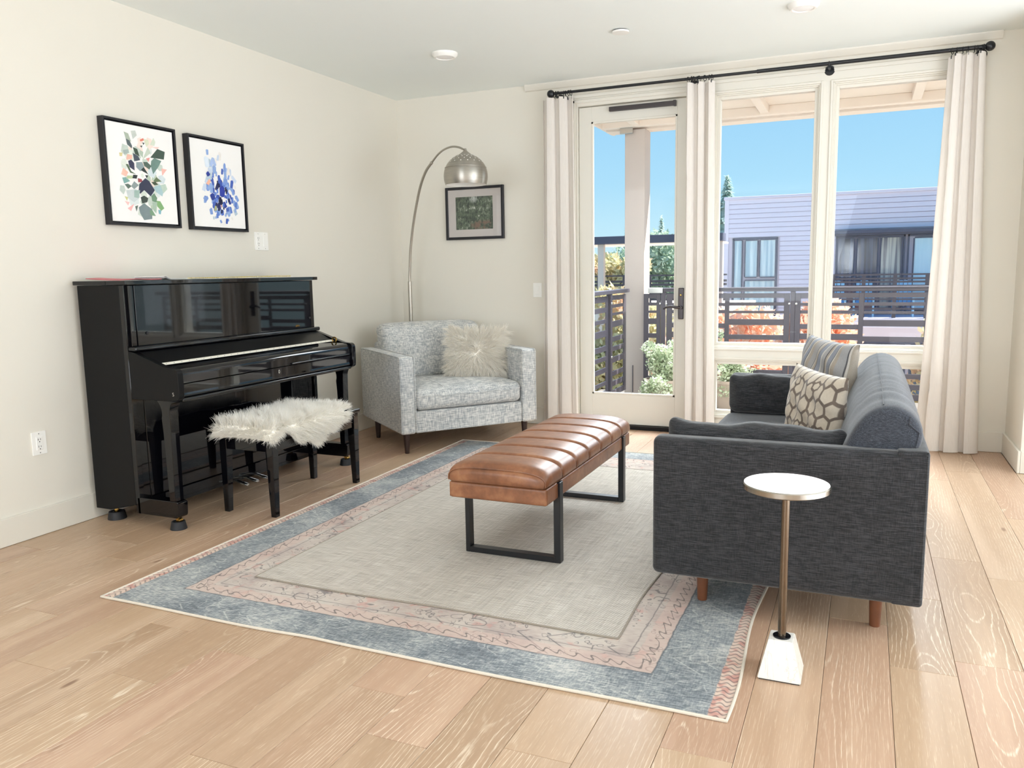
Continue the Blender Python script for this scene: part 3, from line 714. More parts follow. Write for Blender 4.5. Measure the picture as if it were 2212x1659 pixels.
GREEN=[("a9b5a6",[(3.326,2.058),(3.355,2.052),(3.371,2.009),(3.336,2.023)]),
("c3cac4",[(3.373,2.068),(3.404,2.075),(3.412,2.049),(3.383,2.026)]),
("5a6669",[(3.336,2.023),(3.361,2.015),(3.375,1.988),(3.371,1.974),(3.343,1.992)]),
("e0826f",[(3.43,2.029),(3.455,2.041),(3.461,2.029),(3.434,2.02)]),
("4a5450",[(3.427,1.995),(3.446,2.0),(3.44,1.987)]),
("4a5450",[(3.446,2.016),(3.463,2.016),(3.452,2.003)]),
("d8dcc4",[(3.456,2.037),(3.489,2.036),(3.494,2.014),(3.472,1.995)]),
("3f5245",[(3.378,1.983),(3.408,1.976),(3.421,1.937),(3.391,1.947)]),
("4a5662",[(3.375,1.951),(3.411,1.939),(3.423,1.918),(3.381,1.907)]),
("aebdae",[(3.428,1.973),(3.448,1.965),(3.441,1.931),(3.419,1.956)]),
("c5d0c2",[(3.482,1.996),(3.5,1.966),(3.437,1.921)]),
("46584e",[(3.549,1.994),(3.602,1.984),(3.591,1.94),(3.494,1.94)]),
("6f8c84",[(3.499,1.922),(3.522,1.941),(3.572,1.93),(3.547,1.894),(3.506,1.85),(3.493,1.894)]),
("3d4058",[(3.34,1.904),(3.361,1.914),(3.38,1.897),(3.379,1.857),(3.347,1.872)]),
("5b6f58",[(3.322,1.886),(3.339,1.887),(3.355,1.852),(3.387,1.838),(3.348,1.843)]),
("e8b9a8",[(3.337,1.941),(3.371,1.939),(3.368,1.918),(3.328,1.909)]),
("e29a94",[(3.462,1.931),(3.491,1.94),(3.481,1.914)]),
("efbfae",[(3.304,1.865),(3.335,1.844),(3.319,1.818),(3.287,1.829)]),
("eebab0",[(3.568,1.888),(3.608,1.886),(3.571,1.848)]),
("f0cfc6",[(3.507,2.0),(3.565,2.006),(3.549,1.993)]),
("d8cf9c",[(3.285,1.942),(3.308,1.945),(3.303,1.925),(3.287,1.924)]),
("c9cb8c",[(3.298,1.713),(3.321,1.709),(3.312,1.689)]),
("8fa0a4",[(3.394,1.904),(3.435,1.909),(3.447,1.883),(3.417,1.857),(3.391,1.877)]),
("56695f",[(3.442,1.91),(3.47,1.913),(3.497,1.894),(3.481,1.873),(3.447,1.889)]),
("38433f",[(3.421,1.864),(3.443,1.883),(3.471,1.846),(3.444,1.855)]),
("2f3838",[(3.367,1.834),(3.397,1.834),(3.388,1.814),(3.358,1.814)]),
("333c3c",[(3.449,1.84),(3.47,1.839),(3.458,1.823)]),
("9c4f55",[(3.396,1.818),(3.423,1.815),(3.428,1.799),(3.397,1.796)]),
("c9d3d4",[(3.311,1.746),(3.379,1.757),(3.403,1.715),(3.359,1.685),(3.321,1.704)]),
("8d9b9b",[(3.347,1.77),(3.37,1.799),(3.399,1.78),(3.366,1.755)]),
("363c52",[(3.403,1.786),(3.448,1.823),(3.474,1.809),(3.509,1.762),(3.477,1.725),(3.434,1.756),(3.404,1.733),(3.396,1.753)]),
("6a7a5c",[(3.503,1.812),(3.527,1.836),(3.564,1.815),(3.517,1.807)]),
("46523f",[(3.488,1.805),(3.517,1.81),(3.537,1.795),(3.508,1.789)]),
("7fa9a4",[(3.292,1.811),(3.318,1.816),(3.343,1.797),(3.302,1.781)]),
("62756b",[(3.305,1.777),(3.328,1.782),(3.351,1.771),(3.326,1.754)]),
("c0ccc6",[(3.275,1.769),(3.301,1.769),(3.308,1.746),(3.293,1.722),(3.269,1.742)]),
("a9c6cc",[(3.499,1.778),(3.551,1.794),(3.579,1.779),(3.56,1.731),(3.518,1.752)]),
("bccfc2",[(3.551,1.794),(3.589,1.803),(3.601,1.775),(3.569,1.749)]),
("3f4a45",[(3.406,1.715),(3.431,1.726),(3.458,1.714),(3.449,1.691),(3.413,1.682)]),
("6f9077",[(3.48,1.727),(3.503,1.745),(3.522,1.719),(3.513,1.695),(3.485,1.699)]),
("86b07a",[(3.514,1.704),(3.542,1.703),(3.568,1.665),(3.544,1.649),(3.518,1.673)]),
("a8bfae",[(3.484,1.693),(3.52,1.696),(3.507,1.632),(3.487,1.649)]),
("7d8d90",[(3.387,1.659),(3.427,1.684),(3.48,1.654),(3.475,1.6),(3.418,1.591),(3.394,1.627)]),
("7a9c80",[(3.462,1.648),(3.48,1.651),(3.502,1.618),(3.463,1.62)]),
("86b9c4",[(3.523,1.654),(3.545,1.653),(3.539,1.629),(3.525,1.632)]),
("f0c4c0",[(3.296,1.688),(3.328,1.683),(3.317,1.665)]),
("efb6b4",[(3.312,1.649),(3.358,1.677),(3.334,1.636)]),
("5d6e66",[(3.363,1.663),(3.384,1.67),(3.371,1.635)]),
("a5b4b0",[(3.31,1.958),(3.347,1.968),(3.351,1.948),(3.318,1.938)]),
("b9c8a0",[(3.326,1.825),(3.366,1.829),(3.358,1.812),(3.318,1.808)]),
("9fb8b0",[(3.365,1.75),(3.406,1.754),(3.392,1.709),(3.361,1.712)]),
("d3dccb",[(3.526,2.052),(3.538,2.031),(3.529,2.008),(3.497,2.009)])]
rg_ = random.Random(2); under = []
for k in range(46):
    a = rg_.uniform(0, 2*PI); q = rg_.random()**.6; cy = 3.435+.135*q*math.cos(a); cz = 1.835+.225*q*math.sin(a); r_ = rg_.uniform(.014, .034); a0 = rg_.uniform(0, 6)
    under.append((rg_.choice(['d3dcd2', 'dfe6dc', 'c3cfc6', 'e9d9cf', 'cfdbe0', 'b7c7b5', 'f0ddd4', 'dbe3e3']), [(round(cy+r_*(.7+.5*rg_.random())*math.cos(a0+j*1.2566), 4), round(cz+1.2*r_*(.7+.5*rg_.random())*math.sin(a0+j*1.2566), 4)) for j in range(5)]))
GREEN = under+GREEN
art_frame('abstract_print', 'framed print of green, grey and pink facets above the piano', 3.19, 3.685, 1.557, 2.121, GREEN)
rb = random.Random(12); BLUE = []
def quad(cy, cz, wd, hh, a):
    o = []
    for sx_, sz_ in ((-1, -1), (-.45, -1.12), (.5, -1.08), (1, -.9), (1.0, .75), (.55, 1.05), (-.4, 1.1), (-1, .8)):
        px_, pz_ = sx_*wd/2*(1+rb.uniform(-.18, .18)), sz_*hh/2*(1+rb.uniform(-.15, .15))
        o.append((round(cy+px_*math.cos(a)-pz_*math.sin(a), 4), round(cz+px_*math.sin(a)+pz_*math.cos(a), 4)))
    return o
for k in range(150):
    cz = rb.betavariate(1.8, 2.4)*.44+1.605; f = (cz-1.60)/.44
    hw = .150*math.sin(PI*min(1, max(.0, .12+.80*f)))**.8*(1.12-.35*f)
    cy = 4.032+rb.uniform(-hw, hw); cdist = abs(cy-4.032)/.15+abs(cz-1.76)/.20
    pal = ['e9e6e2', 'c9d6ea', 'a9bfe6', 'b7c9d8'] if cdist > 1.15 else ['7f9dd8', '5f80cc', '8fabdc', '4561b4'] if cdist > .6 else ['3a54ac', '2c3f94', '4f6fc4', '1d2450', '6b8ad2', '262c5e']
    if rb.random() < .05: pal = ['efb79f', 'a8ad7c']
    s_ = rb.uniform(.55, 1.25); ang = (4.03-cy)*2.2+rb.uniform(-.55, .55)
    BLUE.append((rb.choice(pal), quad(cy, cz, .0205*s_, .027*s_*(1.05+.6*f), -ang)))
BLUE += [('8fabdc', quad(3.935, 2.025, .02, .03, 0)), ('dbe6f2', quad(3.925, 1.965, .04, .055, .1)), ('7f9dd8', quad(4.075, 1.945, .021, .05, -.1)), ('8fabdc', quad(3.985, 1.925, .03, .045, 0)), ('2c3f94', quad(3.93, 1.895, .026, .024, .6)),
         ('2c3fa4', quad(4.04, 1.80, .04, .055, 0)), ('171c40', quad(4.025, 1.735, .032, .032, .2)), ('4561b4', quad(4.02, 1.87, .02, .05, 0)), ('2c3f94', quad(3.955, 1.76, .034, .036, .3))]
art_frame('abstract_print', 'framed print of clustered blue brush marks, right of the green one', 3.776, 4.255, 1.555, 2.115, BLUE)

t = thing('photo_frame', 'black framed forest photograph with wide white mat below the lamp shade', 'picture', (.73, YB, 1.545))
a0, a1, c0, c1, wd = .461, .998, 1.545, 1.98, .022
B().box(a0, a0+wd, YB-.028, YB-.002, c0, c1, .002, 1).box(a1-wd, a1, YB-.028, YB-.002, c0, c1, .002, 1).box(a0+wd, a1-wd, YB-.028, YB-.002, c0, c0+wd, .002, 1).box(a0+wd, a1-wd, YB-.028, YB-.002, c1-wd, c1, .002, 1).obj('frame', FRAMEB, t)
m_ = B()
i0, i1, k0, k1 = .553, .897, 1.628, 1.898
m_.box(a0+wd, i0, YB-.016, YB-.010, c0+wd, c1-wd).box(i1, a1-wd, YB-.016, YB-.010, c0+wd, c1-wd).box(i0, i1, YB-.016, YB-.010, c0+wd, k0).box(i0, i1, YB-.016, YB-.010, k1, c1-wd)
m_.obj('mat_board', MATB, t)
ph = B().box(0, i1-i0, -.002, .002, 0, k1-k0).obj('photograph', FOREST, t, local=True); ph.location = (i0-.73, -.010, k0-1.545)
B().box(a0+wd, a1-wd, YB-.020, YB-.0185, c0+wd, c1-wd).obj('glazing', PGLASS, t)

# ------------------------------------------------------------------ curtain rod and curtains
RY, RZ = 6.118, 2.630
t = thing('curtain_rod', 'long black curtain rod with ball ends above door and windows', 'curtain rod', (2.94, YB, RZ))
B().tube([(1.47, RY, RZ), (3.05, RY, RZ)], .0105, 16).tube([(3.0, RY, RZ), (4.41, RY, RZ)], .0135, 16).obj('pole', BLACKM, t)
for x in (1.459, 4.420):
    B().ball((x, RY, RZ), .030, 12).obj('finial', BLACKM, t)
for x in (1.50, 2.545, 3.472, 4.385):
    B().lathe([(0, 0), (.034, 0), (.034, .006), (.030, .010), (0, .010)], (x, YB-.002, RZ-.022), 28, Matrix.Rotation(PI/2, 4, 'X')).tube([(x, YB-.010, RZ-.022), (x, RY, RZ-.022)], .008, 10).tube([(x, RY+.016*math.sin(a), RZ-.002+.017*math.cos(a)) for a in [PI*.25*k for k in range(8)]], .0035, 8, close=True).obj('bracket', BLACKM, t)

def curtain(label, top, bot, nf, seed, phase, rings, zt=2.60, depth=.028):
    rg = random.Random(seed); ph = [rg.uniform(-.4, .4) for _ in range(40)]
    t = thing('curtain', label, 'curtain', ((top[0]+top[1])/2, RY, 0), group='white curtain panels')
    def fn(u, v):
        # v: 0 top, 1 bottom
        a = top[0]+(bot[0]-top[0])*v**1.1; b = top[1]+(bot[1]-top[1])*v**1.1
        th = 2*PI*nf*u+phase
        k = int(u*nf) % 40
        s_ = math.sin(th+ph[k % 5]*.5*math.sin(2*PI*u)); s_ = math.copysign(abs(s_)**.7, s_)
        amp = depth*(.75+.25*v)*(1+.25*math.sin(5*u+seed))
        x = a+(b-a)*u+.022*math.sin(2*th+1.2)*(b-a)/.28*(.6+.4*v)
        y = RY+amp*s_+.006*math.sin(7*u+4*v+seed)
        z = zt-(zt-.006)*v-(.006*(1-v)*(1+math.sin(th*1.0)))
        return (x, y, z)
    B().grid(fn, 96, 40, .0028).obj('cloth', CURTAIN, t, ang=80)
    B().grid(lambda u, v: (fn(u, v*.035)[0], fn(u, v*.035)[1]-.0022, fn(u, v*.035)[2]+.001), 96, 3, .0018).obj('top_hem', CURTAIN, t, ang=80)
    for x in rings:
        u = min(1, max(0, (x-top[0])/(top[1]-top[0]))); p = fn(u, 0)
        tw = rg.uniform(-.5, .5)
        r = B().tube([(x+.019*math.cos(a)*math.sin(tw), RY+.019*math.cos(a)*math.cos(tw), RZ-.006+.019*math.sin(a)) for a in [2*PI*k/18 for k in range(18)]], .0024, 6, close=True).obj('ring', BLACKM, t)
        B().tube([(x, RY, RZ-.025), (p[0], (RY+p[1])/2, RZ-.031), (p[0], p[1], p[2]-.012)], .002, 6).box(p[0]-.004, p[0]+.004, p[1]-.005, p[1]+.005, p[2]-.014, p[2]+.004, .001, 1).obj('clip', BLACKM, r)
curtain('white curtain panel left of the door, beside the armchair', (1.375, 1.640), (1.360, 1.665), 2.6, 1, .4, (1.482, 1.52, 1.565, 1.58, 1.605, 1.622))
curtain('white curtain panel between the door and the windows', (2.505, 2.700), (2.520, 2.730), 2.6, 2, 2.6, (2.52, 2.56, 2.585, 2.60, 2.64, 2.67, 2.69), zt=2.602)
curtain('white curtain panel at the right end, flaring behind the sofa', (4.195, 4.405), (4.125, 4.490), 3.1, 3, 1.0, (4.21, 4.235, 4.27, 4.295, 4.335, 4.35, 4.375, 4.39), zt=2.602, depth=.03)

# ================================================================== FURNITURE
# ------------------------------------------------------------------ rugs
RX0, RX1, RY0, RY1 = .985, 3.435, 2.182, 5.40
def wav(x, y): return .004*math.sin(x*9+1)*math.sin(y*7)
def rug_edge(x, y):
    # slight waviness of the front and right edges
    fx = (x-RX0)/(RX1-RX0); fy = (y-RY0)/(RY1-RY0)
    return x+fx*.010*math.sin(y*6.0), y+(1-fy)*(.003*math.sin(x*6+.8)+.007*math.exp(-((x-1.98)/.12)**2))
rv = []
def rug_fn(u, v):
    x, y = rug_edge(RX0+(RX1-RX0)*u, RY0+(RY1-RY0)*v); return (x, y, .0055)
rug = B().grid(rug_fn, 80, 80).obj('area_rug', rug_mat(RX0, RX1, RY0, RY1))
tag(rug, 'large faded oriental rug with blue border and pink field on the oak floor', 'rug')
path = [rug_fn(u/80, 0)for u in range(81)]+[rug_fn(1, v/80) for v in range(1, 81)]+[rug_fn(1-u/80, 1) for u in range(1, 81)]+[rug_fn(0, 1-v/80) for v in range(1, 80)]
B().tube([(p[0], p[1], .0052) for p in path], .0052, 8, close=True).obj('binding', BIND, rug)
JX0, JX1, JY0, JY1 = 1.43, 3.010, 2.570, 4.92
def jute_fn(u, v):
    x = JX0+(JX1-JX0)*u; y = JY0+(JY1-JY0)*v
    return (x+u*.006*math.sin(y*8), y+(1-v)*.006*math.sin(x*6), .0105)
jr = B().grid(jute_fn, 60, 60).obj('woven_rug', JUTE)
tag(jr, 'smaller plain oatmeal woven rug laid on the oriental rug under the bench', 'rug')
path = [jute_fn(u/60, 0)for u in range(61)]+[jute_fn(1, v/60) for v in range(1, 61)]+[jute_fn(1-u/60, 1) for u in range(1, 61)]+[jute_fn(0, 1-v/60) for v in range(1, 60)]
B().tube([(p[0], p[1], .0088) for p in path], .0036, 8, close=True).obj('binding', BIND2, jr)

# ------------------------------------------------------------------ upright piano
PL, PR = 2.95, 4.47
t = piano = thing('upright_piano', 'glossy black upright piano against the left wall', 'piano', (.35, 3.71, 0))
B().box(.05, .34, PL+.03, PR-.03, .115, 1.235).obj('case_back', BLACKS, t)
for y0, y1 in ((PL, PL+.032), (PR-.032, PR)):
    B().prism([(.04, .062), (.147, .062), (.332, .105), (.332, 1.236), (.04, 1.236)], 'y', y0, y1, .002, 1).obj('side_panel', BLACKS, t)
    B().box(.333, .362, y0, y1, .062, 1.236, .002, 1).obj('front_stile', BLACKL, t)
B().box(.026, .26, PL-.013, PR+.013, 1.238, 1.259, .003, 2).obj('lid', BLACKL, t)
B().box(.261, .396, PL-.013, PR+.013, 1.238, 1.259, .003, 2).obj('lid_front', BLACKL, t)
up_ = B().box(.350, .380, PL+.052, PR-.052, .928, 1.234, .0025, 2).obj('upper_panel', BLACKL, t)
for y0, y1 in ((PL+.018, PL+.050), (PR-.050, PR-.018)): B().box(.350, .376, y0, y1, .928, 1.234, .002, 1).obj('panel_stile', BLACKL, t)
for y in (3.063, 4.395):
    B().lathe([(0, 0), (.007, 0), (.008, .004), (.006, .008), (0, .009)], (.380, y, .990), 14, Matrix.Rotation(PI/2, 4, 'Y')).obj('rubber_button', RUBBER, up_)
# the tiny gilt maker's script at the lower right of the panel
ms = B()
for k, (dy, dz, l) in enumerate([(0, 0, .012), (.009, .003, .009), (.016, .001, .010), (.024, .003, .009), (.031, .001, .008)]):
    ms.tube([(.3812, 4.250+dy, .942+dz-.003), (.3812, 4.250+dy+l*.45, .942+dz+.007), (.3812, 4.250+dy+l*.6, .942+dz-.002), (.3812, 4.250+dy+l, .942+dz+.002)], .0011, 5)
ms.obj('gilt_script', BRASS, up_)
B().box(.352, .413, PL+.004, PR-.004, .903, .928, .009, 4).obj('music_ledge', BLACKL, t)
# sloping fallboard with its hinge
B().prism([(.36, .902), (.410, .900), (.535, .838), (.535, .822), (.36, .86)], 'y', PL+.036, PR-.036, .001, 1).obj('fallboard', BLACKS, t)
hg = B().prism([(.524, .8455), (.542, .8375), (.542, .834), (.524, .841)], 'y', PL+.045, PR-.040).obj('piano_hinge', HINGE, t)
sc_ = B()
for k in range(28): sc_.lathe([(0, 0), (.0028, 0), (.002, .0012), (0, .0014)], (.5355, PL+.075+k*.051, .8398), 8, Matrix.Rotation(.40, 4, 'Y'))
sc_.obj('hinge_screw', DARKP, hg)['kind'] = 'stuff'
B().lathe([(.012, 0), (.020, 0), (.020, .004), (.012, .004), (.012, 0)], (.556, PR-.050, .846), 24, Matrix.Rotation(PI/2, 4, 'X')).obj('brass_ring', BRASS, t)
def arc(cx, cz, r, a0, a1, n=7): return [(cx+r*math.cos(math.radians(a0+(a1-a0)*k/n)), cz+r*math.sin(math.radians(a0+(a1-a0)*k/n))) for k in range(n+1)]
lidp = [(.542, .836)]+arc(.632, .788, .034, 78, 0)+[(.666, .748), (.650, .747), (.60, .80), (.542, .82)]
B().prism(lidp, 'y', PL+.040, PR-.040, .0008, 1).obj('fallboard_front', BLACKL, t)
B().box(.650, .676, 3.83, 4.415, .749, .759, .004, 3).box(.650, .672, 3.83, 4.425, .742, .747, .002, 1).obj('lid_lip', BLACKL, t)
B().prism([(.60, .744), (.668, .744), (.668, .700)]+arc(.655, .690, .015, 0, -80)+[(.60, .675)], 'y', PL+.040, PR-.040, .0008, 1).obj('key_slip', BLACKL, t)
B().box(.36, .672, PL+.036, PR-.036, .655, .676, .007, 3).obj('key_bed', BLACKL, t)
B().lathe([(.0035, 0), (.007, 0), (.007, .002), (.0035, .002), (.0035, 0)], (.6685, 3.715, .722), 20, Matrix.Rotation(PI/2, 4, 'Y') @ Matrix.Diagonal((1.6, 1, 1, 1))).obj('keyhole', STEEL, t)
cheek = [(.363, .905), (.40, .899), (.585, .836), (.61, .829), (.64, .826)]+arc(.655, .797, .028, 88, 8)+[(.685, .73)]+arc(.66, .690, .024, 10, -75, 5)+[(.63, .663), (.363, .663)]
for y0, y1 in ((PL, PL+.036), (PR-.036, PR)):
    ck = B().prism(cheek, 'y', y0, y1, .002, 1).obj('cheek', BLACKS if y0 < 3 else BLACKL, t)
    if y0 < 3:
        fc = bpy.data.curves.new('mark', 'FONT'); fc.body = 'S'; fc.size = .026; fc.extrude = .0003; fc.materials.append(STEEL)
        tmp = bpy.data.objects.new('tmp', fc); me = bpy.data.meshes.new_from_object(tmp); bpy.data.objects.remove(tmp)
        me.transform(W[piano.name].inverted() @ Matrix.Translation((.640, PL-.0006, .690)) @ Matrix.Rotation(PI/2, 4, 'X'))
        put(bpy.data.objects.new('cheek_mark', me), ck)  # small steel letter on the near cheek
lower = B().box(.335, .352, PL+.085, PR-.085, .135, .656, .002, 1).obj('lower_panel', BLACKL, t)
for y0, y1 in ((PL+.034, PL+.083), (PR-.083, PR-.034)): B().box(.335, .350, y0, y1, .135, .656, .002, 1).obj('lower_stile', BLACKL, t)
B().box(.335, .360, PL+.034, PR-.034, .058, .133, .003, 1).obj('bottom_rail', BLACKL, t)
for y0, y1, s_ in ((PL, PL+.056, 1), (PR-.056, PR, -1)):
    lg = [(.500, .664), (.668, .664)]+arc(.70, .60, .088, 145, 172, 5)+[(.611, .52), (.607, .148), (.568, .148), (.560, .50)]+arc(.480, .60, .080, -20, 50, 5)
    B().prism(lg, 'y', y0, y1, .002, 1).obj('front_leg', BLACKL, t)
    toe = [(.345, .062), (.605, .062)]+arc(.603, .08, .018, -80, 0, 4)+[(.622, .137)]+arc(.612, .137, .010, 0, 90, 3)+[(.345, .147)]
    B().prism(toe, 'y', y0, y1+.008*s_ if s_ > 0 else y1, .0025, 1).obj('toe_block', BLACKL, t)
    yc = (y0+y1)/2
    cs = B().lathe([(.0, .050), (.010, .050), (.010, .064), (0, .064)], (.585, yc, 0), 14).tube([(.596, yc-.013, .046), (.596, yc+.013, .046)], .011, 14).obj('caster', BRASS, t)
    B().lathe([(0, 0), (.041, 0), (.041, .004), (.033, .040), (.027, .042), (.024, .034), (0, .034)], (.586, yc, 0), 32).obj('caster_cup', RUBBER, cs)
    cs = B().lathe([(0, .035), (.012, .035), (.012, .064), (0, .064)], (.13, yc+.02*s_, 0), 14).obj('caster', BRASS, t)
    B().lathe([(0, 0), (.047, 0), (.047, .004), (.040, .040), (.030, .042), (.026, .035), (0, .035)], (.13, yc+.02*s_, 0), 32).obj('caster_cup', RUBBER, cs)
for y in (3.63, 3.715, 3.80):
    pd = B().tube([(.362, y, .078), (.385, y, .077), (.41, y, .068), (.44, y, .056), (.465, y, .052)], [.011, .012, .013, .017, .012], 10)
    for v in pd.bm.verts: v.co.z = .062+(v.co.z-.062)*.62
    pd.obj('pedal', STEEL, t)

# papers lying on the lid
t = tag(B().grid(lambda u, v: (.06+.24*u, 2.99+.27*v, 1.2635+.010*(1-u)**2*(.5+.5*math.cos(v*3))+.004*math.sin(v*4)**2), 12, 14, .0035).obj('magazine', plain('red_cover', 'c8606a', .4, var=.15, sc=9)), 'red and pink covered magazine lying at the left end of the piano lid', 'magazine')
t = thing('open_booklet', 'white booklet with a curled page lying on the piano lid', 'booklet', (.2, 3.36, 1.259))
for k in range(3):
    B().grid(lambda u, v: (.08+.22*u+.003*k, 3.275+.19*v-.003*k, 1.2605+.0022*k+(.010+.002*k)*math.exp(-((v-.06)/.10)**2)), 6, 24, .0012).obj('page', PAPER, t)
t = thing('paper_strip', 'long narrow printed paper strip lying along the piano lid', 'paper', (.24, 3.9, 1.259))
B().grid(lambda u, v: (.18+.14*u, 3.42+.91*v, 1.2602+.003*(1+math.sin(v*23))*.5+.004*v), 3, 60, .0016).obj('sheet', PAPER, t)
kb = B()
for k in range(60): kb.box(.30, .3195, 3.44+k*.0145, 3.449+k*.0145, 1.262, 1.2672+.004*(k/60))
kb.obj('printed_tabs', plain('yellow_tabs', 'd9c680', .6), t)['kind'] = 'stuff'

# ------------------------------------------------------------------ piano stool and sheepskin
t = thing('piano_stool', 'black lacquered piano stool with tapered square legs in front of the piano', 'stool', (.762, 3.69, 0))
SX0, SX1, SY0, SY1 = .575, .955, 3.285, 4.095
B().box(SX0, SX1, SY0, SY1, .436, .462, .006, 3).obj('seat', BLACKL, t)
ap = [(.605, .925, SY0+.020, SY0+.040), (.605, .925, SY1-.040, SY1-.020)]
for a in ap: B().box(*a, .350, .436, .002, 1).obj('apron', BLACKL, t)
B().box(SX1-.040, SX1-.020, SY0+.06, SY1-.06, .350, .436, .002, 1).obj('apron', BLACKL, t)
B().box(SX0+.020, SX0+.040, SY0+.06, SY1-.06, .350, .436, .002, 1).obj('apron', BLACKL, t)
for cx_, sx_ in ((SX0+.035, -1), (SX1-.035, 1)):
    for cy_, sy_ in ((SY0+.034, -1), (SY1-.034, 1)):
        b = bmesh.new(); q = []
        for z, hw, dx_ in ((0, .0165, .012), (.345, .024, .0), (.436, .024, .0)):
            q.append([b.verts.new((cx_+dx_*sx_*.3+sgx*hw, cy_+sy_*dx_*.3+sgy*hw, z)) for sgx, sgy in ((-1, -1), (1, -1), (1, 1), (-1, 1))])
        for lo, hi in zip(q, q[1:]):
            for k in range(4): b.faces.new((lo[k], lo[(k+1) % 4], hi[(k+1) % 4], hi[k]))
        b.faces.new(q[0][::-1]); b.faces.new(q[-1])
        bmesh.ops.bevel(b, geom=b.edges[:], offset=.0025, segments=1, affect='EDGES')
        bb = B(); bb._merge(b); bb.obj('leg', BLACKL, t)

# sheepskin: a hide draped over the stool and its wool
rngn = np.random.default_rng(4)
def hide(u, v):
    """u along the stool (y), v across: 0 back edge, 1 front edge hanging down"""
    y = SY0-.022+.690*u
    wob = .030*math.sin(6*u+.6)+.022*math.sin(15*u+1)
    back = SX0-.012+.022*math.sin(5*u); sm = lambda a, b, q: (lambda h: h*h*(3-2*h))(min(1, max(0, (q-a)/(b-a))))
    front = .318+.082*sm(.12, .34, u)-.09*sm(.84, 1.0, u)+.016*math.sin(13*u+.9)+.010*math.sin(29*u)
    s_ = v*max(.16, front+.07); x = back+s_; z = .468+.010*math.sin(9*u+3*v)**2
    over = x-(SX1+.004)
    if over > 0: x = SX1+.004+.012*(1-math.exp(-over*40)); z = .466-over
    if u < .05: z -= (.05-u)*1.0; y = max(y, SY0-.016)
    return (x, y, z)
fur = thing('sheepskin', 'white sheepskin draped over the black piano stool', 'sheepskin', (.76, 3.62, .462))
hd = B().grid(hide, 60, 30, .006).obj('hide', FURS, fur)
N = 29000; U = rngn.random(N); V_ = rngn.random(N)**.85; V_[-3000:] = .96+.04*rngn.random(3000)
R0 = np.array([hide(a, b) for a, b in zip(U, V_)]); e_ = .01
Tu = np.array([hide(min(1, a+e_), b) for a, b in zip(U, V_)])-R0; Tv = np.array([hide(a, min(1, b+e_)) for a, b in zip(U, V_)])-R0
nn = np.cross(Tv, Tu); nn = np.where((np.linalg.norm(nn, axis=1) < 1e-9)[:, None], np.array([[0, 0, 1.]]), nn); nn /= np.linalg.norm(nn, axis=1)[:, None]+1e-9
nn = np.where((nn[:, 2] < -.2)[:, None], -nn, nn)
def clump(R0, dirs, ncl, length, pull, rng):
    c = rng.choice(len(R0), ncl, replace=False); C0 = R0[c]; tip = C0+dirs[c]*length
    k = np.concatenate([np.argmin(((R0[i:i+2000, None, :]-C0[None])**2).sum(2), 1) for i in range(0, len(R0), 2000)])
    d = dirs*(1-pull)+pull*(tip[k]-R0)/length
    return d/(np.linalg.norm(d, axis=1)[:, None]+1e-9)
flow = np.stack([V_*1.3-.25, (U-.5)*1.7, np.zeros(N)], 1)+.5*np.sin(np.stack([U*40, V_*30, U*23], 1))
dr = nn*1.0+flow*.55; dr /= np.linalg.norm(dr, axis=1)[:, None]
dr = clump(R0, dr, 900, .05, .6, rngn)
Vv, Ff = strands(R0+nn*.004, dr, .052, .0013, rngn, droop=.16, curl=.13)
low = Vv[:, 2] < .466; ins = (Vv[:, 0] < SX1+.002) & (Vv[:, 0] > SX0-.002) & (Vv[:, 1] > SY0-.002) & (Vv[:, 1] < SY1)
Vv[low & ins, 2] = .466
o = np_mesh('wool', Vv, Ff, FURS, fur, False); o['kind'] = 'stuff'

# ------------------------------------------------------------------ tan leather bench
ZB = .0125
t = thing('leather_bench', 'tan leather bench with channelled top on black metal frames', 'bench', (2.345, 3.70, ZB))
LX0, LX1, LY0, LY1 = 2.122, 2.578, 3.03, 4.335
def seatfn(p, u):
    q = p.copy()
    seg = (q.y-LY0)/(LY1-LY0)*7; f = abs(seg-round(seg))
    near_end = seg < .25 or seg > 6.75
    if u.z > -.2 and not near_end:
        g = math.exp(-(f/.065)**2); k = max(0, u.z)
        q.z -= .017*g*k
        if abs(u.x) > .6: q.x -= math.copysign(.008*g*(u.z+.2), u.x)
    if u.z > 0: q.z += .010*(1-u.x**2)*u.z-.012*max(0, abs(u.x)-.55)/.45
    if abs(u.y) > .94 and u.z > 0: q.z -= .006*(abs(u.y)-.94)/.06
    return q
b = B().rbox(LX0-.006, LX1+.006, LY0, LY1, .376, .462, .038, 6, 16, None)
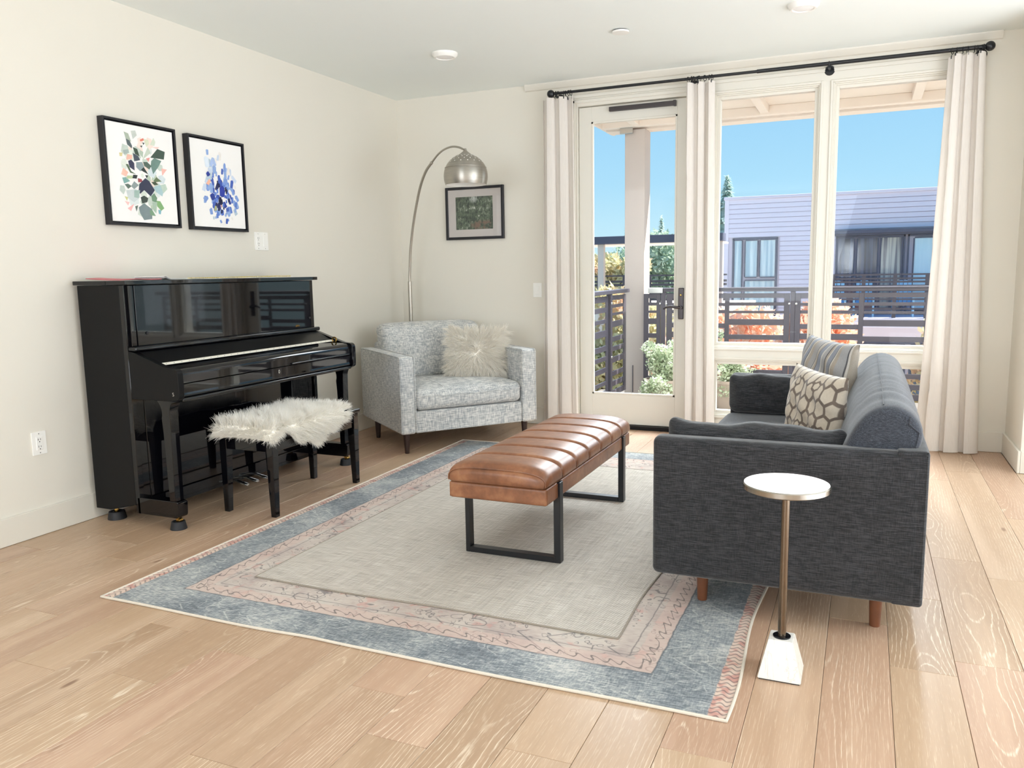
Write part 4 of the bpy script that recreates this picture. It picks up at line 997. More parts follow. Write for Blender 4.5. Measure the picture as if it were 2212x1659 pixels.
# denser along the length so that the seams cut in
b.bm.free(); b.bm = bmesh.new()
def bench_top(u, v):
    # u round the section (over the top from left bottom to right bottom), v along the length
    pass
sec = []
hx_ = (LX1-LX0)/2+.006
for k in range(49):
    a = k/48
    # rounded D section, flat below, crowned above
    if a < .10: sec.append((-hx_+.020-.020*math.sin(PI/2*a/.10), .376+.016*(1-math.cos(PI/2*a/.10))))
    elif a > .90: sec.append((hx_-.020+.020*math.sin(PI/2*(1-a)/.10), .376+.016*(1-math.cos(PI/2*(1-a)/.10))))
    else:
        s_ = (a-.10)/.80; th = PI*(1-s_); cx_ = math.copysign(abs(math.cos(th))**.62, math.cos(th)); sz_ = abs(math.sin(th))**.62
        sec.append((hx_*cx_, .392+.076*sz_))
NV = 7*18; vs = []
bmm = bmesh.new()
for j in range(NV+1):
    y = LY0+(LY1-LY0)*j/NV; seg = j/18; f = abs(seg-round(seg)); edge = min(y-LY0, LY1-y)
    g = math.exp(-(f/.045)**2) if .5 < seg < 6.5 else 0
    puff = 1-.06*g-.035*(1-abs(math.cos(PI*seg)))*0
    er = min(1, edge/.055); er = math.sqrt(1-(1-er)**2)
    row = []
    for x, z in sec:
        up_f = max(0, (z-.392)/.076)
        zz = .376+(z-.376)*(1-.26*g)*(1-.30*(1-er)*1.0); xx = x*(1-.020*g)*(1-.035*(1-er))
        row.append(bmm.verts.new((2.35+xx, y+ (0), zz)))
    vs.append(row)
for a, c in zip(vs, vs[1:]):
    for k in range(48): bmm.faces.new((a[k], c[k], c[k+1], a[k+1]))
    bmm.faces.new((a[48], c[48], c[0], a[0]))
for row, sgn in ((vs[0], -1), (vs[-1], 1)):
    # rounded end: bulge outwards then cap
    ctr = Vector((2.35, row[0].co.y, .415)); prev = row
    for q, (sc2, dy) in enumerate(((.94, .010), (.80, .017), (.5, .020), (.15, .021))):
        cur = [bmm.verts.new((ctr.x+(v.co.x-ctr.x)*sc2, row[0].co.y+sgn*dy, ctr.z+(v.co.z-ctr.z)*sc2)) for v in row]
        for k in range(49): bmm.faces.new((prev[k], prev[(k+1) % 49], cur[(k+1) % 49], cur[k]))
        prev = cur
    bmm.faces.new(prev)
bmesh.ops.recalc_face_normals(bmm, faces=bmm.faces[:])
bb = B(); bb._merge(bmm); seat = bb.obj('seat_cushion', LEATHER, t, ang=70)
for q in range(1, 7):
    y = LY0+(LY1-LY0)*q/7
    B().tube([(2.35+x*.981, y, .376+(z-.376)*.750) for x, z in sec[4:45]], .0024, 6).obj('channel_seam', SEAM, seat)
# seam round the near end panel
B().tube([(2.35+x*.965, LY0-.004, .376+(z-.376)*.74) for x, z in sec[3:46]], .0022, 6).obj('end_seam', LEATHER, seat)
B().rbox(LX0, LX1, LY0+.004, LY1-.004, .300, .374, .012, 4, 8).obj('base_cushion', LEATHER, t)
for x in (LX0+.0, LX1-.0): B().tube([(x+.004 if x < 2.3 else x-.004, LY0+.0075, .306), (x+.004 if x < 2.3 else x-.004, LY0+.0075, .368)], .0025, 6).obj('corner_piping', LEATHER, t)
for y in (3.165, 4.170):
    yb = y+.042
    f = B().box(2.130, 2.152, y, yb, ZB, .300, .0015, 1).box(2.557, 2.587, y, yb, ZB, .372, .0015, 1).box(2.113, 2.152, y, yb, .285, .302, .001, 1).box(2.152, 2.557, y, yb, ZB, ZB+.024, .0015, 1)
    f.obj('leg_frame', BLACKM, t)

# ------------------------------------------------------------------ arc floor lamp
t = thing('arc_floor_lamp', 'brushed steel arc floor lamp with perforated dome shade in the corner', 'floor lamp', (.21, 6.0, 0))
B().lathe([(0, 0), (.125, 0), (.125, .020), (.118, .030), (0, .030)], (.165, 6.04, 0), 40).obj('base', MARBLE, t)
B().lathe([(0, .02), (.0155, .02), (.0155, 1.20), (.012, 1.205), (0, 1.205)], (.21, 6.0, 0), 24).obj('pole', NICKEL, t)
arcp = [(.210, 6.0, 1.19), (.215, 5.997, 1.273), (.241, 5.980, 1.465), (.288, 5.951, 1.653), (.355, 5.908, 1.835), (.424, 5.864, 1.976), (.503, 5.815, 2.075), (.584, 5.764, 2.129)]
def smooth(P, n=6):
    P = [Vector(p) for p in P]; out = []
    for i in range(len(P)-1):
        p0, p1, p2, p3 = P[max(0, i-1)], P[i], P[i+1], P[min(len(P)-1, i+2)]
        for k in range(n):
            s_ = k/n; out.append(.5*((2*p1)+(p2-p0)*s_+(2*p0-5*p1+4*p2-p3)*s_*s_+(3*p1-p0-3*p2+p3)*s_**3))
    return out+[P[-1]]
B().tube(smooth(arcp), .0105, 14).obj('lower_arc', NICKEL, t)
B().tube([arcp[-2], arcp[-1]], .0001, 4).ball(arcp[-1], .013, 8).obj('elbow', NICKEL, t)
arc2 = [(.584, 5.764, 2.129), (.662, 5.714, 2.174), (.749, 5.659, 2.203), (.851, 5.594, 2.210), (.937, 5.540, 2.194), (1.008, 5.495, 2.165)]
B().tube(smooth(arc2), .0075, 12).obj('upper_arc', NICKEL, t)
SCX, SCY, SCZ, SR = 1.020, 5.487, 1.972, .163
prof = [(.0, SCZ+.200), (.008, SCZ+.200), (.010, SCZ+.190), (.016, SCZ+.180), (.045, SCZ+.1575)]
for k in range(1, 29):
    a = math.radians(74-(74+22)*k/28); prof.append((SR*math.cos(a), SCZ+SR*math.sin(a)))
inner = [(r-.0025, z) for r, z in prof[::-1] if r > .05]
sh = B().lathe(prof+inner+[(0, SCZ+.15)], (SCX, SCY, 0), 64).obj('shade', SHADEM, t, local=False)
WH = plain('white_enamel', 'f4f2ee', .5)
sh.data.materials.append(WH)
for p in sh.data.polygons:
    c = p.center+Vector((.21, 6.0, 0)); rr = math.hypot(c.x-SCX, c.y-SCY)
    if math.sqrt(rr*rr+(c.z-SCZ)**2) < SR-.0016 and rr < SR and c.z < SCZ+.14 and (c-Vector((SCX, SCY, SCZ))).dot(p.normal) < 0: p.material_index = 1
hl = B()
for ring_, el in enumerate((66, 57, 48, 39)):
    for k in range(16):
        a = 2*PI*(k+.5*(ring_ % 2))/16; e2 = math.radians(el); dv = Vector((math.cos(e2)*math.cos(a), math.cos(e2)*math.sin(a), math.sin(e2)))
        M = Matrix.Translation(Vector((SCX, SCY, SCZ))+dv*(SR-.0003)) @ dv.to_track_quat('Z', 'Y').to_matrix().to_4x4()
        hl.lathe([(0, .0), (.0042, 0), (.0042, .0010), (0, .0010)], (0, 0, 0), 10, M)
hl.obj('perforation', WH, sh)['kind'] = 'stuff'
B().lathe([(SR*.945, SCZ+.060), (SR*.948, SCZ+.062), (SR*.936, SCZ+.064)], (SCX, SCY, 0), 64).obj('shade_seam', NICKEL, sh)

# ------------------------------------------------------------------ armchair (local frame: x along its front, y towards its back)
t = chair = thing('armchair', 'light grey tweed armchair set diagonally in the corner', 'armchair', (.815, 4.795, 0), math.atan2(.773, .6345))
AW, AD, SW = 1.078, .93, .114
def piping(pts, name, par, mat, r=.003): B().tube(pts, r, 6, close=False).obj(name, mat, par, local=True)
for x0, x1 in ((0, SW), (AW-SW, AW)):
    a = B().rbox(x0, x1, 0, AD, .143, .694, .022, 4, 8).obj('arm', GREYTWEED, t, local=True)
    for x in (x0+.004, x1-.004):
        ys = [(x, .001, .155), (x, .0008, .62)]+[(x, .020-.020*math.cos(q), .672+.020*math.sin(q)) for q in [PI/2*k/5 for k in range(6)]]+[(x, .30, .693), (x, AD-.03, .693)]
        piping([(p[0]+(-.001 if x < (x0+x1)/2 else .001), p[1], p[2]) for p in ys], 'piping', a, GREYTWEED, .0035)
B().rbox(SW, AW-SW, .012, AD-.03, .145, .300, .012, 3, 8).obj('seat_base', GREYTWEED, t, local=True)
B().rbox(SW, AW-SW, AD-.14, AD, .145, .74, .03, 4, 8).obj('back_frame', GREYTWEED, t, local=True)
def cush(p, u):
    q = p.copy()
    if u.z > 0: q.z += .028*(1-u.x**4)*(1-u.y**4)*u.z
    if u.y < 0: q.y -= .012*(1-u.x**4)*(1-u.z**2)
    return q
sc_ = B().rbox(SW+.003, AW-SW-.003, .004, .72, .303, .452, .045, 6, 16, cush).obj('seat_cushion', GREYTWEED, t, local=True, ang=80)
piping([(SW+.02+(AW-2*SW-.04)*k/20, .002-.012*(1-(2*k/20-1)**4)*.9, .405+.004*math.sin(k)) for k in range(21)], 'seam', sc_, GREYTWEED, .0022)
piping([(.335, y, .452+.028*(1-((.335-AW/2)/.42)**4)*(1-((y-.362)/.36)**4)+.0006) for y in [.045+.03*k for k in range(12)]], 'seam', sc_, GREYTWEED, .0022)
def backfn(p, u):
    q = p.copy()
    q.y += .13*(q.z-.46)/.42+(-.035*(1-u.x**4)*(1-u.z**4) if u.y < 0 else 0)
    if u.z > 0: q.z += .012*(1-u.x**4)-.02*max(0, abs(u.x)-.85)
    return q
B().rbox(SW+.006, AW-SW-.006, .615, .79, .455, .875, .05, 6, 14, backfn).obj('back_cushion', GREYTWEED, t, local=True, ang=80)
for x, y in ((.055, .055), (AW-.075, .055), (.055, AD-.22), (AW-.055, AD-.09)):
    sx_ = 1 if x > .5 else -1
    B().lathe([(0, 0), (.0145, 0), (.016, .004), (.025, .144), (0, .144)], (x, y, 0), 20).obj('leg', DARKWOOD, t, local=True)

# shaggy cushion on the armchair
def pillow_matrix(A, Bc, C):
    """A top-left, Bc top-right, C bottom-left -> local frame with x along the top, y up, z facing"""
    A, Bc, C = Vector(A), Vector(Bc), Vector(C); X = (Bc-A); wd = X.length; X.normalize()
    Y = (A-C); Y = Y-X*Y.dot(X); ht = Y.length; Y.normalize(); Z = X.cross(Y); ctr = (Bc+C)/2
    return Matrix(((X.x, Y.x, Z.x, ctr.x), (X.y, Y.y, Z.y, ctr.y), (X.z, Y.z, Z.z, ctr.z), (0, 0, 0, 1))), wd, ht
def pillow_fn(wd, ht, th, side, pinch=.06):
    def f(u, v):
        a, b_ = 2*u-1, 2*v-1
        # square with drawn-in sides and pointed corners
        x = a*(1-pinch*(1-b_*b_)**1.0*abs(a)**3); y = b_*(1-pinch*(1-a*a)**1.0*abs(b_)**3)
        h = (max(0, 1-abs(a)**2.6)*max(0, 1-abs(b_)**2.6))**.55
        wr = .012*math.sin(9*a+5*b_)*math.sin(7*b_-3*a)*h
        return (x*wd/2, y*ht/2, side*(th*h+wr))
    return f
def build_pillow(name, M, wd, ht, th, mat, label, cat='cushion', pinch=.07, sag=0.0, pipe=None):
    b = B()
    b.grid(pillow_fn(wd, ht, th, 1, pinch), 36, 36); b.grid(pillow_fn(wd, ht, th*.8, -1, pinch), 36, 36)
    bmesh.ops.remove_doubles(b.bm, verts=b.bm.verts[:], dist=.0004)
    bmesh.ops.recalc_face_normals(b.bm, faces=b.bm.faces[:])
    o = b.obj(name, mat, None, ang=100); o.matrix_world = M; W[o.name] = M.copy()
    tag(o, label, cat)
    return o
def chw(s_, d_, z): 
    M = W[chair.name]; v = M @ Vector((s_, d_, z)); return v
M, wd, ht = pillow_matrix(chw(.590, .53, .835), chw(1.000, .36, .815), chw(.545, .45, .470))
fp = build_pillow('shaggy_cushion', M, wd, ht, .085, FURP, 'shaggy ivory faux fur cushion leaning in the grey armchair', pinch=.10)
g = pillow_fn(wd, ht, .085, 1, .10); N = 12000; U = rngn.random((N, 2)); e_ = .004
P_ = np.array([g(a, b_) for a, b_ in U]); Pu = np.array([g(min(1, a+e_), b_) for a, b_ in U])-P_; Pv = np.array([g(a, min(1, b_+e_)) for a, b_ in U])-P_
nn = np.cross(Pu, Pv); nn = np.where((np.linalg.norm(nn, axis=1) < 1e-12)[:, None], np.array([[0, 0, 1.]]), nn); nn /= np.linalg.norm(nn, axis=1)[:, None]+1e-12
rad = P_.copy(); rad[:, 2] = 0; rad /= np.linalg.norm(rad, axis=1)[:, None]+1e-6
ang_ = np.arctan2(P_[:, 1], P_[:, 0]); cl = .35*np.stack([np.sin(ang_*31+P_[:, 0]*60), np.cos(ang_*27+P_[:, 1]*60), 0*ang_], 1)
dr = nn*.85+rad*.75+cl; dr /= np.linalg.norm(dr, axis=1)[:, None]
dr = clump(P_, dr, 520, .07, .65, rngn)
Vv, Ff = strands(P_, dr, .066, .0019, rngn, droop=.0, curl=.10, seg=4)
# the pile hangs a little: bend it in the cushion's own frame
down = np.array((M.inverted().to_3x3() @ Vector((0, 0, -1)))[:])
lay = np.tile(np.repeat(np.arange(5), 3), N)/4.0
Vv = Vv+down[None, :]*(.016*lay**2)[:, None]
o = np_mesh('shag_pile', Vv, Ff, FURP, None, False); o.parent = fp; o['kind'] = 'stuff'; W[o.name] = M.copy()

# ------------------------------------------------------------------ charcoal sofa (faces -x)
t = sofa = thing('sofa', 'charcoal grey sofa seen from its near arm, facing the piano', 'sofa', (3.5, 3.87, 0))
FY0, FY1, FX0, FX1 = 2.880, 4.870, 3.055, 3.968
def slope_arm(p, u):
    q = p.copy(); return q
for y0, y1 in ((FY0, FY0+.085), (FY1-.085, FY1)):
    a = B().rbox(FX0, FX1-.014, y0, y1, .136, .662, .026, 5, 10).obj('arm', CHARCOAL, t, ang=80)
ys0, ys1 = FY0+.085, FY1-.085
B().rbox(FX1-.10, FX1, FY0+.002, FY1-.002, .136, .668, .014, 4, 10).obj('back_frame', CHARCOAL, t, ang=80)
pp = B()
for y in (FY0+.004, FY1-.004):
    pp.tube([(FX1-.010, y, .15), (FX1-.008, y, .655)], .003, 6)
pp.tube([(FX1-.008, FY0+.004, .664), (FX1-.008, FY1-.004, .664)], .003, 6)
pp.obj('back_seam', CHARCOAL, t)
B().rbox(FX0+.03, FX1-.10, ys0, ys1, .150, .300, .015, 3, 8).obj('seat_base', CHARCOAL, t)
def seatc(p, u):
    q = p.copy()
    if u.z > 0: q.z += .014*(1-u.x**4)*(1-u.y**6)*u.z
    if u.x < 0: q.x -= .010*(1-u.y**6)*(1-u.z**2)
    return q
B().rbox(FX0-.022, FX1-.10, ys0+.002, ys1-.002, .300, .438, .045, 6, 20, seatc).obj('seat_cushion', CHARCOAL_LIT, t, ang=80)
# one long back cushion: section leaning back, closed at both ends
bp_ = [(3.700, .440), (3.676, .50), (3.688, .60), (3.716, .68), (3.748, .742), (3.785, .782), (3.830, .802), (3.874, .800), (3.915, .778), (3.944, .735), (3.948, .690), (3.930, .640), (3.905, .58), (3.880, .50), (3.868, .440)]
def smooth2(P, n=5):
    q = smooth([(a, 0, b_) for a, b_ in P], n); return [(v.x, v.z) for v in q]
sec2 = smooth2(bp_); bmm = bmesh.new(); rows = []; cy0, cy1 = ys0-.022, ys1-.004; cen = Vector((3.80, 0, .62)); NR = 60
def shrink(y):
    e_ = min(y-cy0, cy1-y); q = min(1, e_/.05); return .955+.045*math.sqrt(1-(1-q)**2)
for j in range(NR+1):
    s_ = j/NR; y = cy0+(cy1-cy0)*(s_-.035*math.sin(2*PI*s_)*1.2)
    k_ = shrink(y); cr = .018*math.sin(PI*s_)
    row = []
    for x, z in sec2:
        f_ = max(0, (z-.60)/.2)
        wr = .0035*math.sin(y*55+x*9+2*math.sin(y*13))*f_*min(1, s_*8)
        row.append(bmm.verts.new((cen.x+(x-cen.x)*k_-.01*math.sin(PI*s_)*(1 if x < 3.75 else 0), y, cen.z+(z-cen.z)*k_+cr*f_+wr)))
    rows.append(row)
n_ = len(sec2)
for a, c in zip(rows, rows[1:]):
    for k in range(n_): bmm.faces.new((a[k], a[(k+1) % n_], c[(k+1) % n_], c[k]))
for row, sgn in ((rows[0], -1), (rows[-1], 1)):
    prev = row; c0 = Vector((3.80, row[0].co.y, .62))
    for sc2, dy in ((.93, .008), (.78, .014), (.45, .018), (.12, .019)):
        cur = [bmm.verts.new((c0.x+(v.co.x-c0.x)*sc2, row[0].co.y+sgn*dy, c0.z+(v.co.z-c0.z)*sc2)) for v in row]
        for k in range(n_): bmm.faces.new((prev[k], prev[(k+1) % n_], cur[(k+1) % n_], cur[k]))
        prev = cur
    bmm.faces.new(prev)
bmesh.ops.recalc_face_normals(bmm, faces=bmm.faces[:])
bb = B(); bb._merge(bmm); bc = bb.obj('back_cushion', CHARCOAL_LIT, t, ang=100)
B().tube([(3.825, y, .803+.018*math.sin(PI*(y-cy0)/(cy1-cy0))-.004*(1-shrink(y))*20) for y in [cy0+.03+(cy1-cy0-.06)*k/60 for k in range(61)]], .0018, 6).obj('top_seam', CHARCOAL_LIT, bc)
B().tube([(3.905-.0*k, cy0-.012, .775-.014*k) for k in range(3)]+[(3.935, cy0-.008, .72), (3.925, cy0-.010, .66), (3.905, cy0-.012, .60)], .0022, 6).obj('end_seam', CHARCOAL_LIT, bc)
for x, y, zb in ((3.2225, FY0+.135, .0065), (3.830, FY0+.135, 0), (3.2225, FY1-.13, .0065), (3.830, FY1-.13, 0)):
    B().lathe([(0, zb), (.017, zb), (.0185, zb+.006), (.024, .150), (0, .150)], (x, y, 0), 24).obj('leg', WALNUT, t)

def bolster(label, y0, y1, x0, x1, z0, z1, seed):
    rg = random.Random(seed); A_ = [rg.uniform(0, 6) for _ in range(4)]
    def fn(p, u):
        q = p.copy(); e_ = 1-.55*max(0, abs(u.x)-.80)/.2
        cy = (y0+y1)/2; q.y = cy+(q.y-cy)*e_*(1-.25*max(0, u.z)**2)
        if u.z > .5:
            q.z += .008*math.sin(5*u.x+A_[0])-.020*(1-u.x**2)*0+.022*max(0, abs(u.x)-.86)/.14-.006*math.sin(13*u.x+A_[1])*.5
        q.y += .004*math.sin(9*u.x+4*u.z+A_[2])
        return q
    o = B().rbox(x0, x1, y0, y1, z0, z1, .05, 6, 18, fn).obj('arm_bolster', CHARCOAL, None, ang=100)
    tag(o, label, 'cushion'); return o
bolster('charcoal bolster cushion lying along the inside of the near sofa arm', ys0+.002, ys0+.135, 3.085, 3.715, .452, .700, 1)
bolster('charcoal bolster cushion standing against the far sofa arm', ys1-.135, ys1-.002, 3.062, 3.68, .452, .668, 5)

M, wd, ht = pillow_matrix((3.533, 4.40, .912), (3.770, 4.02, .895), (3.418, 4.50, .455))
build_pillow('throw_pillow', M, wd+.02, ht+.02, .085, STRIPE, 'large grey striped pillow behind the honeycomb one on the sofa', pinch=.05)
M, wd, ht = pillow_matrix((3.541, 3.74, .822), (3.758, 3.36, .810), (3.395, 3.93, .452))
build_pillow('throw_pillow', M, wd+.02, ht+.03, .075, HEXP, 'beige pillow with brown honeycomb pattern on the sofa', pinch=.05)

# ------------------------------------------------------------------ drink table
t = thing('drink_table', 'small round metal drink table on a white marble block by the sofa', 'side table', (3.5545, 2.537, 0))
cx_, cy_ = 3.5545, 2.537
B().lathe([(0, .596), (.124, .596), (.128, .599), (.128, .613), (.125, .616), (.122, .6155), (.0, .6155)], (cx_, cy_, 0), 72).obj('table_top', NICKELTOP, t)
B().lathe([(0, .124), (.0125, .124), (.0125, .597), (0, .597)], (cx_, cy_, 0), 24).obj('stem', ANTIQUE, t)
B().lathe([(0, .1225), (.027, .1225), (.027, .126), (.024, .128), (0, .128)], (cx_, cy_, 0), 32).obj('collar', BLACKL, t)
b = bmesh.new()
lo = [b.verts.new((cx_+sx_*.0645, cy_+sy_*.0665, .004)) for sx_, sy_ in ((-1, -1), (1, -1), (1, 1), (-1, 1))]
hi = [b.verts.new((cx_+sx_*.0365, cy_+sy_*.0375, .1225)) for sx_, sy_ in ((-1, -1), (1, -1), (1, 1), (-1, 1))]
for k in range(4): b.faces.new((lo[k], lo[(k+1) % 4], hi[(k+1) % 4], hi[k]))
b.faces.new(lo[::-1]); b.faces.new(hi); bmesh.ops.bevel(b, geom=b.edges[:], offset=.002, segments=2, affect='EDGES')
bb = B(); bb._merge(b); bb.obj('base_block', MARBLE, t)
B().box(cx_-.060, cx_+.060, cy_-.062, cy_+.062, 0, .004).obj('felt_pad', RUBBER, t)

# ================================================================== BALCONY AND OUTDOORS
struct(B().box(1.15, 6.2, 6.42, 8.42, -.14, -.02, .004).obj('balcony_floor', CONC))
t = thing('balcony_roof', 'beige balcony roof with ribs and stepped fascia above the windows', 'roof', (3.5, 8.0, 2.7))
RX = 1.30
B().box(RX, 7.0, 6.42, 8.46, 2.735, 2.80).obj('soffit', SOFFIT, t)
B().box(RX, 7.0, 6.42, 6.52, 2.66, 2.735).obj('wall_plate', SOFFIT, t)
for x in (1.60, 2.81, 4.06, 5.3): B().box(x, x+.075, 6.52, 7.98, 2.668, 2.735, .002, 1).obj('rib', SOFFIT, t)
B().box(RX, 7.0, 7.98, 8.07, 2.655, 2.735, .003, 1).obj('beam', SOFFIT, t)
B().box(RX, 7.0, 8.12, 8.30, 2.640, 2.735, .003, 1).obj('beam', SOFFIT, t)
B().box(RX-.02, 7.0, 8.38, 8.46, 2.680, 2.90, .003, 1).obj('fascia', SOFFIT, t)
B().box(RX-.05, 7.0, 8.462, 8.53, 2.695, 2.92, .003, 1).obj('gutter', GUTTER, t)
B().box(RX-.03, RX, 6.42, 8.46, 2.66, 2.90, .003, 1).obj('rake_board', SOFFIT, t)
B().box(RX-.05, 7.0, 6.42, 8.53, 2.921, 2.96).obj('roof_deck', GUTTER, t)
t = thing('porch_post', 'square beige timber post at the balcony corner, seen through the door', 'post', (1.61, 8.16, -.02))
B().box(1.512, 1.714, 8.055, 8.285, -.02, 2.64, .006, 2).obj('shaft', POSTP, t)
B().box(1.47, 1.60, 8.02, 8.055, 2.60, 2.655, .003, 1).obj('beam_strap', STEEL, t)
B().box(1.598, 1.606, 8.047, 8.056, .02, .30, .002, 1).obj('conduit', RAILM, t)

SA = [(.984, .942), (.911, .862), (.838, .783), (.726, .634), (.588, .540), (.495, .440), (.385, .300), (.255, .205), (.155, .115)]
SBc = [(.981, .937), (.909, .868), (.837, .740), (.695, .653), (.597, .545), (.500, .420), (.372, .320), (.270, .180), (.135, .100)]
def panel(t, horiz, a0, a1, mids, slots, ztop=1.028, zbot=.06, th=.012, at=8.0):
    def bx(u0, u1, z0, z1, name):
        b = B()
        if horiz: b.box(u0, u1, at, at+th, z0, z1, .0012, 1)
        else: b.box(at, at+th, u0, u1, z0, z1, .0012, 1)
        b.obj(name, RAILM, t)
    edges = [a0]+[e_ for m in mids for e_ in m]+[a1]
    stiles = [(edges[i], edges[i+1]) for i in range(0, len(edges), 2)]; cols = [(edges[i], edges[i+1]) for i in range(1, len(edges)-1, 2)]
    for s_ in stiles: bx(s_[0], s_[1], zbot, ztop, 'stile')
    for c_, sl_ in zip(cols, slots):
        zs = [ztop]+[z for q in sl_ for z in q]+[zbot]
        for i in range(0, len(zs), 2): bx(c_[0], c_[1], zs[i+1], zs[i], 'slat')
t = rail = thing('balcony_railing', 'dark metal slatted balcony railing across the windows', 'railing', (3.3, 8.0, -.02))
B().box(1.775, 5.6, 7.975, 8.05, 1.068, 1.086, .003, 1).box(1.775, 5.6, 7.985, 8.04, 1.046, 1.068, .002, 1).obj('top_rail', RAILM, t)
panel(t, True, 1.725, 1.895, [(1.775, 1.855)], [SA])
panel(t, True, 1.955, 3.118, [(2.012, 2.522), (2.565, 3.065)], [SBc, SA])
panel(t, True, 3.165, 4.305, [(3.212, 3.711), (3.753, 4.250)], [SBc, SA])
panel(t, True, 4.358, 5.5, [(4.41, 4.90), (4.945, 5.45)], [SBc, SA])
for x in (1.90, 3.122, 4.312):
    p = B().box(x, x+.042, 7.99, 8.035, -.02, 1.046, .003, 1).obj('post', RAILM, t)
    s_ = B()
    for z in (.93, .16):
        for dx in (-.010, .052): s_.lathe([(0, 0), (.011, 0), (.010, .006), (0, .008)], (x+dx, 7.999, z), 12, Matrix.Rotation(PI/2, 4, 'X'))
    s_.obj('bolt', STEEL, p)['kind'] = 'stuff'
B().box(1.78, 1.925, 7.958, 7.976, 1.035, 1.088, .002, 1).obj('wall_bracket', STEEL, t)
t = thing('side_railing', 'dark slatted railing on the left side of the balcony, seen through the door', 'railing', (1.55, 7.2, -.02))
B().box(1.52, 1.585, 6.46, 7.985, 1.046, 1.082, .003, 1).obj('top_rail', RAILM, t)
SL = [(.975, .925), (.880, .815), (.780, .715), (.655, .570), (.520, .470), (.430, .365), (.320, .235), (.200, .150)]
panel(t, False, 6.47, 7.335, [(6.52, 7.27)], [SL], at=1.545); panel(t, False, 7.405, 7.95, [(7.47, 7.875)], [SA], at=1.545)
p = B().box(1.535, 1.58, 7.345, 7.392, -.02, 1.046, .003, 1).obj('post', RAILM, t)
s_ = B()
for z in (.955, .45): s_.lathe([(0, 0), (.014, 0), (.012, .006), (0, .008)], (1.581, 7.368, z), 12, Matrix.Rotation(PI/2, 4, 'Y'))
s_.obj('bolt', STEEL, p)['kind'] = 'stuff'

def shrub(label, x, y, hgt, rad_, n, seed, size=.016):
    rg = np.random.default_rng(seed)
    t = thing('balcony_shrub', label, 'shrub', (x, y, -.02))
    B().lathe([(0, -.02), (.13, -.02), (.165, .22), (.175, .22), (.175, .245), (.155, .245), (.15, .225), (0, .225)], (x, y, 0), 28).obj('pot', plain('clay_pot', 'b9a79a', .8), t)
    st = B(); cl = []
    for k in range(11):
        a = rg.uniform(0, 2*PI); r_ = rad_*rg.uniform(.25, 1); z_ = rg.uniform(.35, 1)*hgt
        tip = (x+r_*math.cos(a), y+.8*r_*math.sin(a), z_)
        st.tube([(x+.02*math.cos(a), y+.02*math.sin(a), .2), (x+.4*r_*math.cos(a), y+.4*r_*math.sin(a), .2+.5*(z_-.2)), tip], [.006, .004, .002], 5)
        cl.append((tip, (.075, .075, .085), 1)); cl.append(((x+.6*r_*math.cos(a), y+.6*r_*math.sin(a), .2+.6*(z_-.2)), (.09, .09, .10), 1))
    for _ in range(8):
        a = rg.uniform(0, 2*PI); cl.append(((x+rad_*.75*math.cos(a), y+rad_*.75*math.sin(a), rg.uniform(.06, .26)), (.08, .08, .08), 1))
    st.obj('stem', BARK, t)
    V, Fc = leaves(cl, n, size, rg); o = np_mesh('foliage', V, Fc, SHRUBL, t, False); o['kind'] = 'stuff'
shrub('pale leaved shrub on the balcony, seen through the door', 2.04, 7.50, .62, .24, 6000, 3)
shrub('pale leaved shrub on the balcony behind the left edge of the windows', 2.66, 7.62, .70, .18, 3600, 5)

struct(B().box(-60, 70, 8.6, 140, -6.2, -6.0).obj('ground', GROUND))

# neighbouring building
YBG = 26.0
t = bld = thing('apartment_building', 'lavender clapboard apartment building across the way with dark windows', 'building', (3.5, 28, -6))
B().box(-.24, 9.5, YBG+.03, 34, -6.0, 3.33).obj('wall', SIDING, t)
B().box(-.32, 9.6, YBG-.06, 34.1, 3.33, 3.42, .01, 1).obj('parapet_cap', SIDING, t)
B().box(-.29, -.16, YBG-.03, YBG+.10, -6, 3.33, .005, 1).obj('corner_trim', SIDING, t)
bh = .1435
boards = {}
def board(x0, x1, z):
    b = B().prism([(YBG+.03, z+.010), (YBG-.022, z+.012), (YBG-.006, z+bh-.004), (YBG+.03, z+bh-.004)], 'x', x0, x1); b.obj('clapboard', SIDING, t)
k = 0; z = 3.33-bh
rgb = random.Random(5)
while z > -1.2:
    if z > 2.27:
        xs = [-.16, rgb.uniform(1.2, 2.6), rgb.uniform(4, 5.5), 9.5]
        for a, b_ in zip(xs, xs[1:]): board(a, b_, z)
    else:
        if z > 2.16-.02: board(-.16, 1.36, z)
        if z < -.55: board(-.16, 2.9, z)
        else: board(1.36, 2.93, z)
        if z > -.1: board(5.68, 9.5, z)
    z -= bh
def dark_window(name_, x0, x1, z0, z1, panes, y=YBG, inner=None):
    f = B(); wd = .045
    f.box(x0, x1, y-.05, y+.03, z1-.05, z1).box(x0, x1, y-.05, y+.03, z0, z0+.05).box(x0, x0+wd, y-.05, y+.03, z0, z1).box(x1-wd, x1, y-.05, y+.03, z0, z1)
    for a, b_, c_, d_ in panes:
        f.box(a-.035, a, y-.045, y+.03, c_, d_).box(b_, b_+.035, y-.045, y+.03, c_, d_).box(a, b_, y-.045, y+.03, c_-.035, c_).box(a, b_, y-.045, y+.03, d_, d_+.035)
    w_ = f.obj('window', DKFRAME, t)
    for i, (a, b_, c_, d_) in enumerate(panes):
        B().box(a, b_, y-.02, y-.014, c_, d_).obj('pane', inner[i], w_)
def panem(name, hx, r=.06):
    if name in MATS: return MATS[name]
    tt = NT(name); o = tt.obj()
    fold = tt.noise(tt.mul(o, (9, 1, .3)), 1, 2)
    col = tt.mix(tt.step(fold, .4, .6), lin(hx[0]), lin(hx[1]))
    tt.bsdf(col, r, spec=.7); MATS[name] = tt.m; return tt.m
